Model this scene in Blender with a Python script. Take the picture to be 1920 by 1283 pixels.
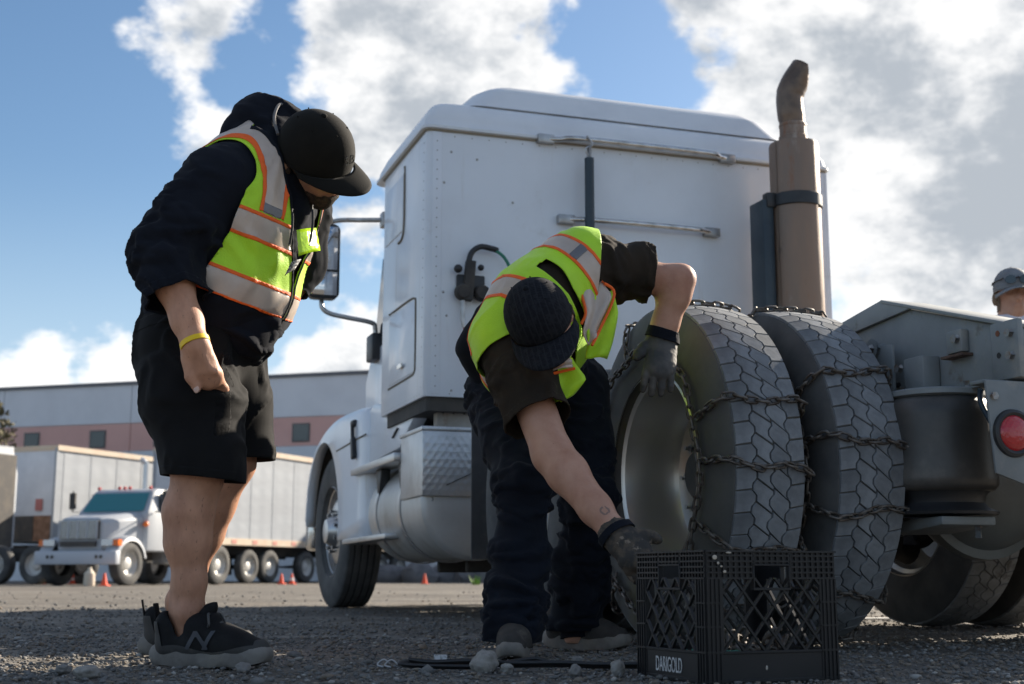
import bpy, bmesh, math, random
import numpy as np
from mathutils import Vector, Matrix, Euler

# ---------------------------------------------------------------- camera, sky, sun, exposure
scn = bpy.context.scene
for o in list(bpy.data.objects): bpy.data.objects.remove(o)
PITCH = 9.9485
cam_d = bpy.data.cameras.new('camera'); cam = bpy.data.objects.new('camera', cam_d); scn.collection.objects.link(cam)
cam.location = (0, 0, .225); cam.rotation_euler = (math.radians(90+PITCH), 0, 0)
cam_d.sensor_width = 36; cam_d.lens = 46.875; cam_d.clip_start = .05; cam_d.clip_end = 5000
cam_d.dof.use_dof = True; cam_d.dof.focus_distance = 3.75; cam_d.dof.aperture_fstop = 5.0
scn.camera = cam
scn.view_settings.view_transform = 'Standard'; scn.view_settings.look = 'None'
scn.view_settings.exposure = 1.2; scn.view_settings.gamma = 1; scn.view_settings.use_curve_mapping = False
SUN_AZ, SUN_EL = 42.0, 26.0          # azimuth measured from +X towards +Y, degrees
sa, se = math.radians(SUN_AZ), math.radians(SUN_EL)
SUN = Vector((math.cos(sa)*math.cos(se), math.sin(sa)*math.cos(se), math.sin(se)))
sun_d = bpy.data.lights.new('sun', 'SUN'); sun_o = bpy.data.objects.new('sun', sun_d); scn.collection.objects.link(sun_o)
sun_d.energy = 5.0; sun_d.angle = math.radians(.6); sun_d.color = (1, .89, .74)
sun_o.rotation_euler = (-SUN).to_track_quat('-Z', 'Y').to_euler()

def px_dir(x, y):
    f = 2500.; p = math.radians(PITCH)
    d = Vector(((x-960)/f, 0, 0)) + Vector((0, math.cos(p), math.sin(p))) - (y-641.5)/f*Vector((0, -math.sin(p), math.cos(p)))
    return d.normalized()

SKY_STRENGTH, SKY_SAT, HAZE_COL = .062, 1.14, (.285, .355, .43, 1)
CLOUDS = [(310, 85, 105, .46), (250, 60, 75, .34), (440, 60, 75, .22), (385, 225, 105, .46), (540, 130, 70, .12), (700, 60, 130, .38), (650, 220, 100, .34),
          (840, 80, 160, .50), (760, 230, 140, .36), (960, 150, 80, .34), (960, 20, 70, .26), (350, 290, 80, .30),
          (1130, 165, 80, .36), (1290, 200, 90, .40), (1400, 225, 90, .34), (1250, 30, 110, .34), (1500, 60, 230, .50), (1800, 110, 280, .56),
          (1560, 230, 180, .42), (1760, 330, 280, .52), (1880, 520, 180, .44), (1640, 480, 150, .40),
          (20, 705, 80, .62), (165, 705, 105, .66), (250, 700, 60, .5), (640, 690, 90, .46), (700, 575, 80, .40), (660, 450, 75, .36),
          (-160, 690, 90, .45), (2100, 200, 320, .50), (2250, 560, 280, .46), (-400, 240, 180, .38), (-700, 600, 200, .40), (600, -300, 400, .4), (1500, -500, 500, .5), (2600, -300, 500, .5),
          (90, 400, 250, -.75), (40, 120, 260, -.6), (420, 450, 90, -.4), (1180, 85, 100, -.6), (1330, 125, 90, -.55), (1620, 520, 60, -.2), (480, 560, 110, -.5), (480, 340, 60, -.10),
          (510, 40, 75, -.5), (520, 250, 80, -.4), (455, 150, 70, -.5), (215, 190, 60, -.3), (560, 180, 50, -.25), (540, 470, 140, -.20), (925, 60, 45, -.26)]
THICK = [(1780, 70, 200, .13), (1450, 50, 120, .16), (1790, 390, 150, .14), (1250, 20, 120, .14), (820, 130, 120, .10), (2150, 250, 260, .2)]   # denser, greyer cores
def build_world():
    w = bpy.data.worlds.new('World'); scn.world = w; w.use_nodes = True
    nt = w.node_tree; nt.nodes.clear(); N = nt.nodes.new; L = nt.links.new
    out = N('ShaderNodeOutputWorld'); bg = N('ShaderNodeBackground'); L(bg.outputs[0], out.inputs[0])
    sky = N('ShaderNodeTexSky'); sky.sky_type = 'NISHITA'; sky.sun_disc = False
    sky.sun_elevation = se; sky.sun_rotation = math.radians(90-SUN_AZ)
    sky.air_density = 1.0; sky.dust_density = .6; sky.ozone_density = 1.6
    tc = N('ShaderNodeTexCoord'); D = tc.outputs['Generated']
    def math_(op, a, b=None, c=None, clamp=False):
        n = N('ShaderNodeMath'); n.operation = op; n.use_clamp = clamp
        for i, x in enumerate((a, b, c)):
            if x is None: continue
            if isinstance(x, (int, float)): n.inputs[i].default_value = x
            else: L(x, n.inputs[i])
        return n.outputs[0]
    def vmath(op, a, b):
        n = N('ShaderNodeVectorMath'); n.operation = op
        for i, x in enumerate((a, b)):
            if isinstance(x, (tuple, list, Vector)): n.inputs[i].default_value = tuple(x)
            elif isinstance(x, (int, float)): n.inputs['Scale'].default_value = x
            else: L(x, n.inputs[i])
        return n.outputs['Value'] if op == 'DOT_PRODUCT' else n.outputs[0]
    def noise(vec, scale, detail, rough, lac=2.0, dist=0):
        n = N('ShaderNodeTexNoise'); n.noise_dimensions = '3D'
        L(vec, n.inputs['Vector']); n.inputs['Scale'].default_value = scale; n.inputs['Detail'].default_value = detail
        n.inputs['Roughness'].default_value = rough; n.inputs['Lacunarity'].default_value = lac; n.inputs['Distortion'].default_value = dist
        return n
    # puffs flatten towards the horizon: stretch the direction vertically before the noise
    def puff(vec):
        v2 = vmath('MULTIPLY', vec, (1, 1, 1.5))
        n1 = noise(v2, 8.5, 7, .55, 2.15, .2).outputs['Fac']; n2 = noise(v2, 27, 5, .60, 2.1).outputs['Fac']
        return math_('ADD', math_('MULTIPLY', math_('SUBTRACT', n1, .5), 1.8), math_('MULTIPLY', math_('SUBTRACT', n2, .5), .75))
    warp = noise(D, 9, 4, .55)
    Dw = vmath('ADD', D, vmath('SCALE', vmath('SUBTRACT', warp.outputs['Color'], (.5, .5, .5)), .06))
    nz = N('ShaderNodeVectorMath'); nz.operation = 'NORMALIZE'; L(Dw, nz.inputs[0]); Dw = nz.outputs[0]
    # a broad bank towards the sun, thinner away from it, as the view shows
    bank = math_('MULTIPLY', vmath('DOT_PRODUCT', D, (math.cos(sa), math.sin(sa), .25)), .06)
    dens = math_('ADD', bank, -.06)
    # clouds of the day and the blue gaps between them: (x, y, radius, weight)
    blobs = CLOUDS
    for (x, y, r, wgt) in blobs:
        c = px_dir(x, y); ang = r/2500.
        d = vmath('DOT_PRODUCT', Dw, c)
        m = N('ShaderNodeMapRange'); m.interpolation_type = 'SMOOTHSTEP'
        L(d, m.inputs[0]); m.inputs[1].default_value = math.cos(ang*1.35); m.inputs[2].default_value = math.cos(ang*.25)
        m.inputs[3].default_value = 0; m.inputs[4].default_value = wgt*.58
        dens = math_('ADD', dens, m.outputs[0])
    pf = puff(D); dens = math_('ADD', dens, pf)
    mk = N('ShaderNodeMapRange'); mk.interpolation_type = 'SMOOTHSTEP'; L(dens, mk.inputs[0])
    mk.inputs[1].default_value = -.05; mk.inputs[2].default_value = .27
    mask = mk.outputs[0]
    # relief: density difference towards the sun lights one flank of each puff and shades the other
    sd = Vector((SUN.x*.3+.2, SUN.y*.1, .55)).normalized()*.032
    rel = math_('SUBTRACT', pf, puff(vmath('ADD', D, sd)))
    th = N('ShaderNodeMapRange'); th.interpolation_type = 'SMOOTHSTEP'
    L(math_('SUBTRACT', math_('ADD', math_('MULTIPLY', pf, .75), math_('ADD', math_('MULTIPLY', dens, .30), math_('MULTIPLY', math_('SUBTRACT', noise(vmath('MULTIPLY', D, (1, 1, 2.6)), 3.6, 5, .6).outputs['Fac'], .46), 1.5))), math_('MULTIPLY', rel, 1.25)), th.inputs[0])
    th.inputs[1].default_value = .0; th.inputs[2].default_value = .66
    thk = th.inputs[0].links[0].from_socket
    for (x, y, r, wgt) in THICK:
        m = N('ShaderNodeMapRange'); m.interpolation_type = 'SMOOTHSTEP'; L(vmath('DOT_PRODUCT', Dw, px_dir(x, y)), m.inputs[0])
        m.inputs[1].default_value = math.cos(r/2500.*1.35); m.inputs[2].default_value = math.cos(r/2500.*.1); m.inputs[4].default_value = wgt; thk = math_('ADD', thk, m.outputs[0])
    L(thk, th.inputs[0])
    ramp = N('ShaderNodeMix'); ramp.data_type = 'RGBA'; L(th.outputs[0], ramp.inputs[0])
    ramp.inputs[6].default_value = (.455, .455, .455, 1); ramp.inputs[7].default_value = (.215, .235, .26, 1)
    glow = N('ShaderNodeMapRange'); L(vmath('DOT_PRODUCT', D, SUN), glow.inputs[0]); glow.interpolation_type = 'SMOOTHERSTEP'
    glow.inputs[1].default_value = .90; glow.inputs[2].default_value = 1.0; glow.inputs[3].default_value = 1.0; glow.inputs[4].default_value = 1.4
    # clouds away from the sun, front lit, are brightened to fill the shaded side
    fl = N('ShaderNodeMapRange'); L(vmath('DOT_PRODUCT', D, SUN), fl.inputs[0]); fl.interpolation_type = 'SMOOTHSTEP'
    fl.inputs[1].default_value = -.5; fl.inputs[2].default_value = .75; fl.inputs[3].default_value = 1.6; fl.inputs[4].default_value = 1.0
    gl_ = math_('MULTIPLY', glow.outputs[0], fl.outputs[0])
    cl = vmath('SCALE', ramp.outputs[2], 1.0); cln = cl.node; L(gl_, cln.inputs['Scale'])
    skyv = vmath('SCALE', sky.outputs[0], SKY_STRENGTH)
    sat = N('ShaderNodeHueSaturation'); L(skyv, sat.inputs['Color']); sat.inputs['Saturation'].default_value = SKY_SAT
    # pale haze low over the horizon
    sep = N('ShaderNodeSeparateXYZ'); L(D, sep.inputs[0])
    hz = N('ShaderNodeMapRange'); hz.interpolation_type = 'SMOOTHSTEP'; L(sep.outputs[2], hz.inputs[0]); hz.inputs[1].default_value = .0; hz.inputs[2].default_value = .30; hz.inputs[3].default_value = .85; hz.inputs[4].default_value = 0
    mh = N('ShaderNodeMix'); mh.data_type = 'RGBA'; L(hz.outputs[0], mh.inputs[0]); L(sat.outputs[0], mh.inputs[6]); mh.inputs[7].default_value = HAZE_COL
    mix = N('ShaderNodeMix'); mix.data_type = 'RGBA'; L(mask, mix.inputs[0]); L(mh.outputs[2], mix.inputs[6]); L(cl, mix.inputs[7])
    L(mix.outputs[2], bg.inputs[0]); bg.inputs[1].default_value = 1.0
build_world()
scn.cycles.use_denoising = True
scn.cycles.max_bounces = 8
scn.cycles.sample_clamp_indirect = 8

# ---------------------------------------------------------------- helpers
COL = scn.collection
def tag(o, label=None, cat=None, group=None, kind=None):
    if label: o['label'] = label
    if cat: o['category'] = cat
    if group: o['group'] = group
    if kind: o['kind'] = kind
    return o
def empty(name, loc=(0, 0, 0), rz=0, parent=None):
    o = bpy.data.objects.new(name, None); COL.objects.link(o); o.location = loc; o.rotation_euler = (0, 0, rz)
    o.empty_display_size = .1
    if parent: o.parent = parent
    return o
def mesh_of(name, V, F, mat=None, smooth=38, bevel=0, seg=2, wid=None):
    me = bpy.data.meshes.new(name)
    if isinstance(V, np.ndarray) and isinstance(F, np.ndarray):
        me.vertices.add(len(V)); me.vertices.foreach_set('co', np.asarray(V, np.float32).ravel())
        n = F.shape[1]; me.loops.add(F.size); me.loops.foreach_set('vertex_index', F.astype(np.int32).ravel())
        me.polygons.add(len(F)); me.polygons.foreach_set('loop_start', np.arange(0, F.size, n, dtype=np.int32))
        me.polygons.foreach_set('loop_total', np.full(len(F), n, np.int32)); me.update(calc_edges=True); me.validate()
    else:
        me.from_pydata([tuple(v) for v in V], [], [tuple(f) for f in F]); me.update()
    if bevel:
        bm = bmesh.new(); bm.from_mesh(me); bmesh.ops.remove_doubles(bm, verts=bm.verts, dist=1e-5)
        bmesh.ops.recalc_face_normals(bm, faces=bm.faces)
        ed = [e for e in bm.edges if len(e.link_faces) == 2 and e.calc_face_angle(0) > .5]
        bmesh.ops.bevel(bm, geom=ed, offset=bevel, segments=seg, profile=.5, affect='EDGES', clamp_overlap=True)
        bm.to_mesh(me); bm.free()
    if smooth:
        me.shade_smooth()
        if smooth < 180: me.set_sharp_from_angle(angle=math.radians(smooth))
    if mat: me.materials.append(mat)
    return me
def obj(name, me, parent=None, loc=None, rot=None):
    o = bpy.data.objects.new(name, me); COL.objects.link(o)
    if parent: o.parent = parent
    if loc is not None: o.location = loc
    if rot is not None: o.rotation_euler = rot
    return o
def frame_of(d):
    d = Vector(d).normalized(); a = Vector((0, 0, 1)) if abs(d.z) < .9 else Vector((1, 0, 0))
    x = d.cross(a).normalized(); y = x.cross(d).normalized(); return x, y, d
def smooth_path(P, n=8):
    P = [Vector(p) for p in P]
    if len(P) < 3: return P
    out = []
    Q = [2*P[0]-P[1]]+P+[2*P[-1]-P[-2]]
    for i in range(1, len(Q)-2):
        a, b, c, d = Q[i-1:i+3]
        for k in range(n):
            t = k/n
            out.append(.5*((2*b)+(c-a)*t+(2*a-5*b+4*c-d)*t*t+(3*b-a-3*c+d)*t**3))
    out.append(P[-1]); return out
class MB:
    def __init__(s): s.V = []; s.F = []
    def add(s, V, F):
        k = len(s.V); s.V += [tuple(v) for v in V]; s.F += [tuple(i+k for i in f) for f in F]; return s
    def box(s, lo, hi, M=None):
        x0, y0, z0 = lo; x1, y1, z1 = hi
        V = [Vector(v) for v in ((x0, y0, z0), (x1, y0, z0), (x1, y1, z0), (x0, y1, z0), (x0, y0, z1), (x1, y0, z1), (x1, y1, z1), (x0, y1, z1))]
        if M is not None: V = [M @ v for v in V]
        return s.add(V, [(0, 3, 2, 1), (4, 5, 6, 7), (0, 1, 5, 4), (1, 2, 6, 5), (2, 3, 7, 6), (3, 0, 4, 7)])
    def bar(s, a, b, w, h, up=(0, 0, 1)):
        a, b = Vector(a), Vector(b); d = (b-a).normalized(); x = d.cross(Vector(up)).normalized(); y = x.cross(d)
        V = [p+sx*w/2*x+sy*h/2*y for p in (a, b) for sx, sy in ((-1, -1), (1, -1), (1, 1), (-1, 1))]
        return s.add(V, [(0, 1, 2, 3), (7, 6, 5, 4), (0, 4, 5, 1), (1, 5, 6, 2), (2, 6, 7, 3), (3, 7, 4, 0)])
    def tube(s, P, r, n=12, caps=True):
        P = [Vector(p) for p in P]; R = r if isinstance(r, (list, tuple)) else [r]*len(P)
        V = []; F = []; x = None
        for i, p in enumerate(P):
            d = (P[min(i+1, len(P)-1)]-P[max(i-1, 0)]).normalized()
            if x is None: x, y, _ = frame_of(d)
            else:
                x = (x-d*x.dot(d)).normalized(); y = d.cross(x)
            for k in range(n):
                a = 2*math.pi*k/n; V.append(p+R[i]*(math.cos(a)*x+math.sin(a)*y))
        for i in range(len(P)-1):
            for k in range(n): F.append((i*n+k, i*n+(k+1) % n, (i+1)*n+(k+1) % n, (i+1)*n+k))
        if caps: F.append(tuple(range(n-1, -1, -1))); F.append(tuple((len(P)-1)*n+k for k in range(n)))
        return s.add(V, F)
    def cyl(s, a, b, r, n=20): return s.tube([a, b], r, n)
    def lathe(s, prof, n=48, axis='x', c=(0, 0, 0), a0=0, a1=2*math.pi):
        full = abs(a1-a0-2*math.pi) < 1e-6; m = n if full else n+1; V = []
        for k in range(m):
            a = a0+(a1-a0)*k/n; ca, sn = math.cos(a), math.sin(a)
            for r, w in prof:
                V.append((c[0]+w, c[1]+r*ca, c[2]+r*sn) if axis == 'x' else (c[0]+r*ca, c[1]+r*sn, c[2]+w) if axis == 'z' else (c[0]+r*sn, c[1]+w, c[2]+r*ca))
        q = len(prof); F = []
        for k in range(n):
            k2 = (k+1) % m
            for i in range(q-1): F.append((k*q+i, k2*q+i, k2*q+i+1, k*q+i+1))
        return s.add(V, F)
    def extr(s, poly, lo, hi, plane='yz'):
        n = len(poly)
        def P(a, b, c): return (c, a, b) if plane == 'yz' else (a, c, b) if plane == 'xz' else (a, b, c)
        V = [P(a, b, lo) for a, b in poly]+[P(a, b, hi) for a, b in poly]
        F = [tuple(range(n-1, -1, -1)), tuple(range(n, 2*n))]+[(i, (i+1) % n, n+(i+1) % n, n+i) for i in range(n)]
        return s.add(V, F)
    def loft(s, secs, caps=True):
        n = len(secs[0]); V = [v for q in secs for v in q]; F = []
        for i in range(len(secs)-1):
            for k in range(n): F.append((i*n+k, i*n+(k+1) % n, (i+1)*n+(k+1) % n, (i+1)*n+k))
        if caps: F.append(tuple(range(n-1, -1, -1))); F.append(tuple((len(secs)-1)*n+k for k in range(n)))
        return s.add(V, F)
    def ball(s, c, r, n=10, sc=(1, 1, 1)):
        V = []; F = []
        for i in range(n+1):
            t = math.pi*i/n
            for k in range(2*n):
                a = math.pi*k/n; V.append((c[0]+r*sc[0]*math.sin(t)*math.cos(a), c[1]+r*sc[1]*math.sin(t)*math.sin(a), c[2]+r*sc[2]*math.cos(t)))
        for i in range(n):
            for k in range(2*n): F.append((i*2*n+k, (i+1)*2*n+k, (i+1)*2*n+(k+1) % (2*n), i*2*n+(k+1) % (2*n)))
        return s.add(V, F)
    def mesh(s, name, mat, bevel=0, seg=2, smooth=38):
        me = mesh_of(name, s.V, s.F, mat, 0, bevel, seg)
        if not bevel:
            bm = bmesh.new(); bm.from_mesh(me); bmesh.ops.remove_doubles(bm, verts=bm.verts, dist=1e-6); bmesh.ops.recalc_face_normals(bm, faces=bm.faces); bm.to_mesh(me); bm.free()
        if smooth: me.shade_smooth(); me.set_sharp_from_angle(angle=math.radians(smooth))
        return me
    def build(s, name, mat, parent=None, bevel=0, seg=2, smooth=38, loc=None, rot=None):
        return obj(name, s.mesh(name, mat, bevel, seg, smooth), parent, loc, rot)

def mat(name, col, rough=.6, metal=0, var=None, col2=None, bump=None, bump2=None, spec=.5, coat=0, emit=None, trans=0, vscale=None, dirt=None, sheen=0, sub=0, rvar=0, pin=None, orand=0, streak=None):
    """procedural material: two-tone noise colour, optional second blotch layer (dirt=(colour, scale, lo, hi)), bump layers (scale, strength, distance)"""
    m = bpy.data.materials.new(name); m.use_nodes = True; nt = m.node_tree; N = nt.nodes.new; L = nt.links.new
    b = nt.nodes['Principled BSDF']
    b.inputs['Roughness'].default_value = rough; b.inputs['Metallic'].default_value = metal
    b.inputs['Specular IOR Level'].default_value = spec; b.inputs['Coat Weight'].default_value = coat; b.inputs['Coat Roughness'].default_value = .12
    b.inputs['Transmission Weight'].default_value = trans
    if sheen: b.inputs['Sheen Weight'].default_value = sheen; b.inputs['Sheen Roughness'].default_value = .5
    if sub: b.inputs['Subsurface Weight'].default_value = sub; b.inputs['Subsurface Radius'].default_value = (.9, .35, .2); b.inputs['Subsurface Scale'].default_value = .012
    c = tuple(col)+(1,) if len(col) == 3 else col
    b.inputs['Base Color'].default_value = c
    tc = N('ShaderNodeTexCoord'); vec = tc.outputs['Object']
    if vscale:
        mp = N('ShaderNodeMapping'); mp.inputs['Scale'].default_value = vscale; L(vec, mp.inputs['Vector']); vec = mp.outputs[0]
    def noise(sc, det=5, rg=.6):
        n = N('ShaderNodeTexNoise'); L(vec, n.inputs['Vector']); n.inputs['Scale'].default_value = sc; n.inputs['Detail'].default_value = det; n.inputs['Roughness'].default_value = rg
        return n.outputs['Fac']
    def rng(x, lo, hi):
        r = N('ShaderNodeMapRange'); r.interpolation_type = 'SMOOTHSTEP'; L(x, r.inputs[0]); r.inputs[1].default_value = lo; r.inputs[2].default_value = hi; return r.outputs[0]
    cur = None
    if var:
        sc, lo, hi = var
        mx = N('ShaderNodeMix'); mx.data_type = 'RGBA'; mx.inputs[6].default_value = c
        mx.inputs[7].default_value = tuple(col2)+(1,) if col2 else tuple(x*.6 for x in c[:3])+(1,)
        f = rng(noise(sc), lo, hi); L(f, mx.inputs[0]); cur = mx.outputs[2]
        if rvar:
            ma = N('ShaderNodeMath'); ma.operation = 'MULTIPLY_ADD'; L(f, ma.inputs[0]); ma.inputs[1].default_value = rvar; ma.inputs[2].default_value = rough; L(ma.outputs[0], b.inputs['Roughness'])
    if pin:
        wv = N('ShaderNodeTexWave'); wv.wave_type = 'BANDS'; wv.bands_direction = 'Y'; L(vec, wv.inputs['Vector']); wv.inputs['Scale'].default_value = pin[0]; wv.inputs['Distortion'].default_value = .6
        mx = N('ShaderNodeMix'); mx.data_type = 'RGBA'
        if cur: L(cur, mx.inputs[6])
        else: mx.inputs[6].default_value = c
        mx.inputs[7].default_value = tuple(pin[1])+(1,); L(rng(wv.outputs['Fac'], .78, .95), mx.inputs[0]); cur = mx.outputs[2]
    for dcol, sc, lo, hi in (dirt or []):
        mx = N('ShaderNodeMix'); mx.data_type = 'RGBA'
        if cur: L(cur, mx.inputs[6])
        else: mx.inputs[6].default_value = c
        mx.inputs[7].default_value = tuple(dcol)+(1,); L(rng(noise(sc, 7, .65), lo, hi), mx.inputs[0]); cur = mx.outputs[2]
    if streak:
        scol, ssc, slo, shi = streak; ms = N('ShaderNodeMapping'); ms.inputs['Scale'].default_value = ssc; L(tc.outputs['Object'], ms.inputs['Vector'])
        ns = N('ShaderNodeTexNoise'); L(ms.outputs[0], ns.inputs['Vector']); ns.inputs['Scale'].default_value = 2.2; ns.inputs['Detail'].default_value = 6; ns.inputs['Roughness'].default_value = .65
        mx = N('ShaderNodeMix'); mx.data_type = 'RGBA'; mx.inputs[7].default_value = tuple(scol)+(1,)
        if cur: L(cur, mx.inputs[6])
        else: mx.inputs[6].default_value = c
        L(rng(ns.outputs['Fac'], slo, shi), mx.inputs[0]); cur = mx.outputs[2]
    if orand:
        oi = N('ShaderNodeObjectInfo'); mr = N('ShaderNodeMapRange'); L(oi.outputs['Random'], mr.inputs[0]); mr.inputs[3].default_value = 1-orand; mr.inputs[4].default_value = 1+orand
        mx = N('ShaderNodeVectorMath'); mx.operation = 'SCALE'; L(mr.outputs[0], mx.inputs['Scale'])
        if cur: L(cur, mx.inputs[0])
        else: mx.inputs[0].default_value = c[:3]
        cur = mx.outputs[0]
    if cur: L(cur, b.inputs['Base Color'])
    if emit: b.inputs['Emission Color'].default_value = tuple(emit[0])+(1,); b.inputs['Emission Strength'].default_value = emit[1]
    last = None
    for bp in (bump, bump2):
        if not bp: continue
        kind = bp[3] if len(bp) > 3 else 'noise'
        if kind == 'noise': h = noise(bp[0], 6, .6)
        elif kind == 'plate':
            mp2 = N('ShaderNodeMapping'); mp2.inputs['Rotation'].default_value = (.785, .785, 0); L(tc.outputs['Object'], mp2.inputs['Vector'])
            n = N('ShaderNodeTexVoronoi'); L(mp2.outputs[0], n.inputs['Vector']); n.inputs['Scale'].default_value = bp[0]; n.inputs['Randomness'].default_value = .08; h = n.outputs['Distance']
        elif kind == 'voronoi':
            n = N('ShaderNodeTexVoronoi'); L(vec, n.inputs['Vector']); n.inputs['Scale'].default_value = bp[0]; h = n.outputs['Distance']
        else:
            n = N('ShaderNodeTexWave'); n.wave_type = 'BANDS'; n.bands_direction = kind; L(vec, n.inputs['Vector']); n.inputs['Scale'].default_value = bp[0]; n.inputs['Distortion'].default_value = 1.5; h = n.outputs['Fac']
        bn = N('ShaderNodeBump'); bn.inputs['Strength'].default_value = bp[1]; bn.inputs['Distance'].default_value = bp[2]; L(h, bn.inputs['Height'])
        if last: L(last, bn.inputs['Normal'])
        last = bn.outputs[0]
    if last: L(last, b.inputs['Normal'])
    return m
random.seed(7); rs = np.random.RandomState(11)
# ---------------------------------------------------------------- ground
def vnoise(P, seed=0):
    """value noise on points (n,3)"""
    P = np.asarray(P, np.float64); i = np.floor(P).astype(np.int64); f = P-i; f = f*f*(3-2*f); r = 0
    for dx in (0, 1):
        for dy in (0, 1):
            for dz in (0, 1):
                h = (i[:, 0]+dx)*374761393+(i[:, 1]+dy)*668265263+(i[:, 2]+dz)*2147483647+seed*1274126177
                h = (h ^ (h >> 13))*1274126177; h = (h ^ (h >> 16)) & 0xffffff
                w = (f[:, 0] if dx else 1-f[:, 0])*(f[:, 1] if dy else 1-f[:, 1])*(f[:, 2] if dz else 1-f[:, 2])
                r = r+w*(h/0xffffff)
    return r*2-1
def fbm(P, oct=4, seed=0):
    a, s, k = 1., 0, 0
    for o in range(oct): s = s+a*vnoise(np.asarray(P)*2**o, seed+o); k += a; a *= .5
    return s/k
def ground_mat():
    m = bpy.data.materials.new('gravel_lot'); m.use_nodes = True; nt = m.node_tree; N = nt.nodes.new; L = nt.links.new
    b = nt.nodes['Principled BSDF']; b.inputs['Roughness'].default_value = .9; b.inputs['Specular IOR Level'].default_value = .25
    tc = N('ShaderNodeTexCoord'); P = tc.outputs['Object']
    def noise(sc, d=6, r=.6):
        n = N('ShaderNodeTexNoise'); L(P, n.inputs['Vector']); n.inputs['Scale'].default_value = sc; n.inputs['Detail'].default_value = d; n.inputs['Roughness'].default_value = r; return n.outputs['Fac']
    vo = N('ShaderNodeTexVoronoi'); L(P, vo.inputs['Vector']); vo.inputs['Scale'].default_value = 46; vo.inputs['Randomness'].default_value = 1
    r1 = N('ShaderNodeValToRGB'); L(vo.outputs['Color'], r1.inputs[0])
    e = r1.color_ramp.elements; e[0].color = (.105, .097, .087, 1); e[1].color = (.40, .37, .325, 1); e[1].position = .95
    x = e.new(.5); x.color = (.175, .167, .154, 1); x = e.new(.75); x.color = (.22, .193, .16, 1)
    mx = N('ShaderNodeMix'); mx.data_type = 'RGBA'; L(r1.outputs[0], mx.inputs[6]); mx.inputs[7].default_value = (.165, .143, .117, 1)
    r2 = N('ShaderNodeMapRange'); L(noise(1.7), r2.inputs[0]); r2.inputs[1].default_value = .42; r2.inputs[2].default_value = .62; r2.inputs[4].default_value = .75
    L(r2.outputs[0], mx.inputs[0])
    mx2 = N('ShaderNodeMix'); mx2.data_type = 'RGBA'; mx2.blend_type = 'MULTIPLY'; mx2.inputs[0].default_value = .6; L(mx.outputs[2], mx2.inputs[6])
    r3 = N('ShaderNodeMapRange'); L(noise(.35, 5), r3.inputs[0]); r3.inputs[1].default_value = .3; r3.inputs[2].default_value = .7; r3.inputs[3].default_value = .6; r3.inputs[4].default_value = 1.25
    L(r3.outputs[0], mx2.inputs[7])
    # wheel tracks worn into the lot
    mp = N('ShaderNodeMapping'); mp.inputs['Rotation'].default_value = (0, 0, .3); mp.inputs['Scale'].default_value = (.12, 1.6, 1); L(P, mp.inputs['Vector'])
    nt_ = N('ShaderNodeTexNoise'); L(mp.outputs[0], nt_.inputs['Vector']); nt_.inputs['Scale'].default_value = 1.1; nt_.inputs['Detail'].default_value = 5; nt_.inputs['Roughness'].default_value = .55
    r4 = N('ShaderNodeMapRange'); L(nt_.outputs['Fac'], r4.inputs[0]); r4.inputs[1].default_value = .36; r4.inputs[2].default_value = .64; r4.inputs[3].default_value = .68; r4.inputs[4].default_value = 1.18
    mx3 = N('ShaderNodeVectorMath'); mx3.operation = 'SCALE'; L(mx2.outputs[2], mx3.inputs[0]); L(r4.outputs[0], mx3.inputs['Scale']); L(mx3.outputs[0], b.inputs['Base Color'])
    bn = N('ShaderNodeBump'); bn.inputs['Strength'].default_value = .8; bn.inputs['Distance'].default_value = .012; bn.invert = True; L(vo.outputs['Distance'], bn.inputs['Height'])
    b2 = N('ShaderNodeBump'); b2.inputs['Strength'].default_value = .6; b2.inputs['Distance'].default_value = .01; L(noise(90, 3), b2.inputs['Height']); L(bn.outputs[0], b2.inputs['Normal'])
    L(b2.outputs[0], b.inputs['Normal']); return m
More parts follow.
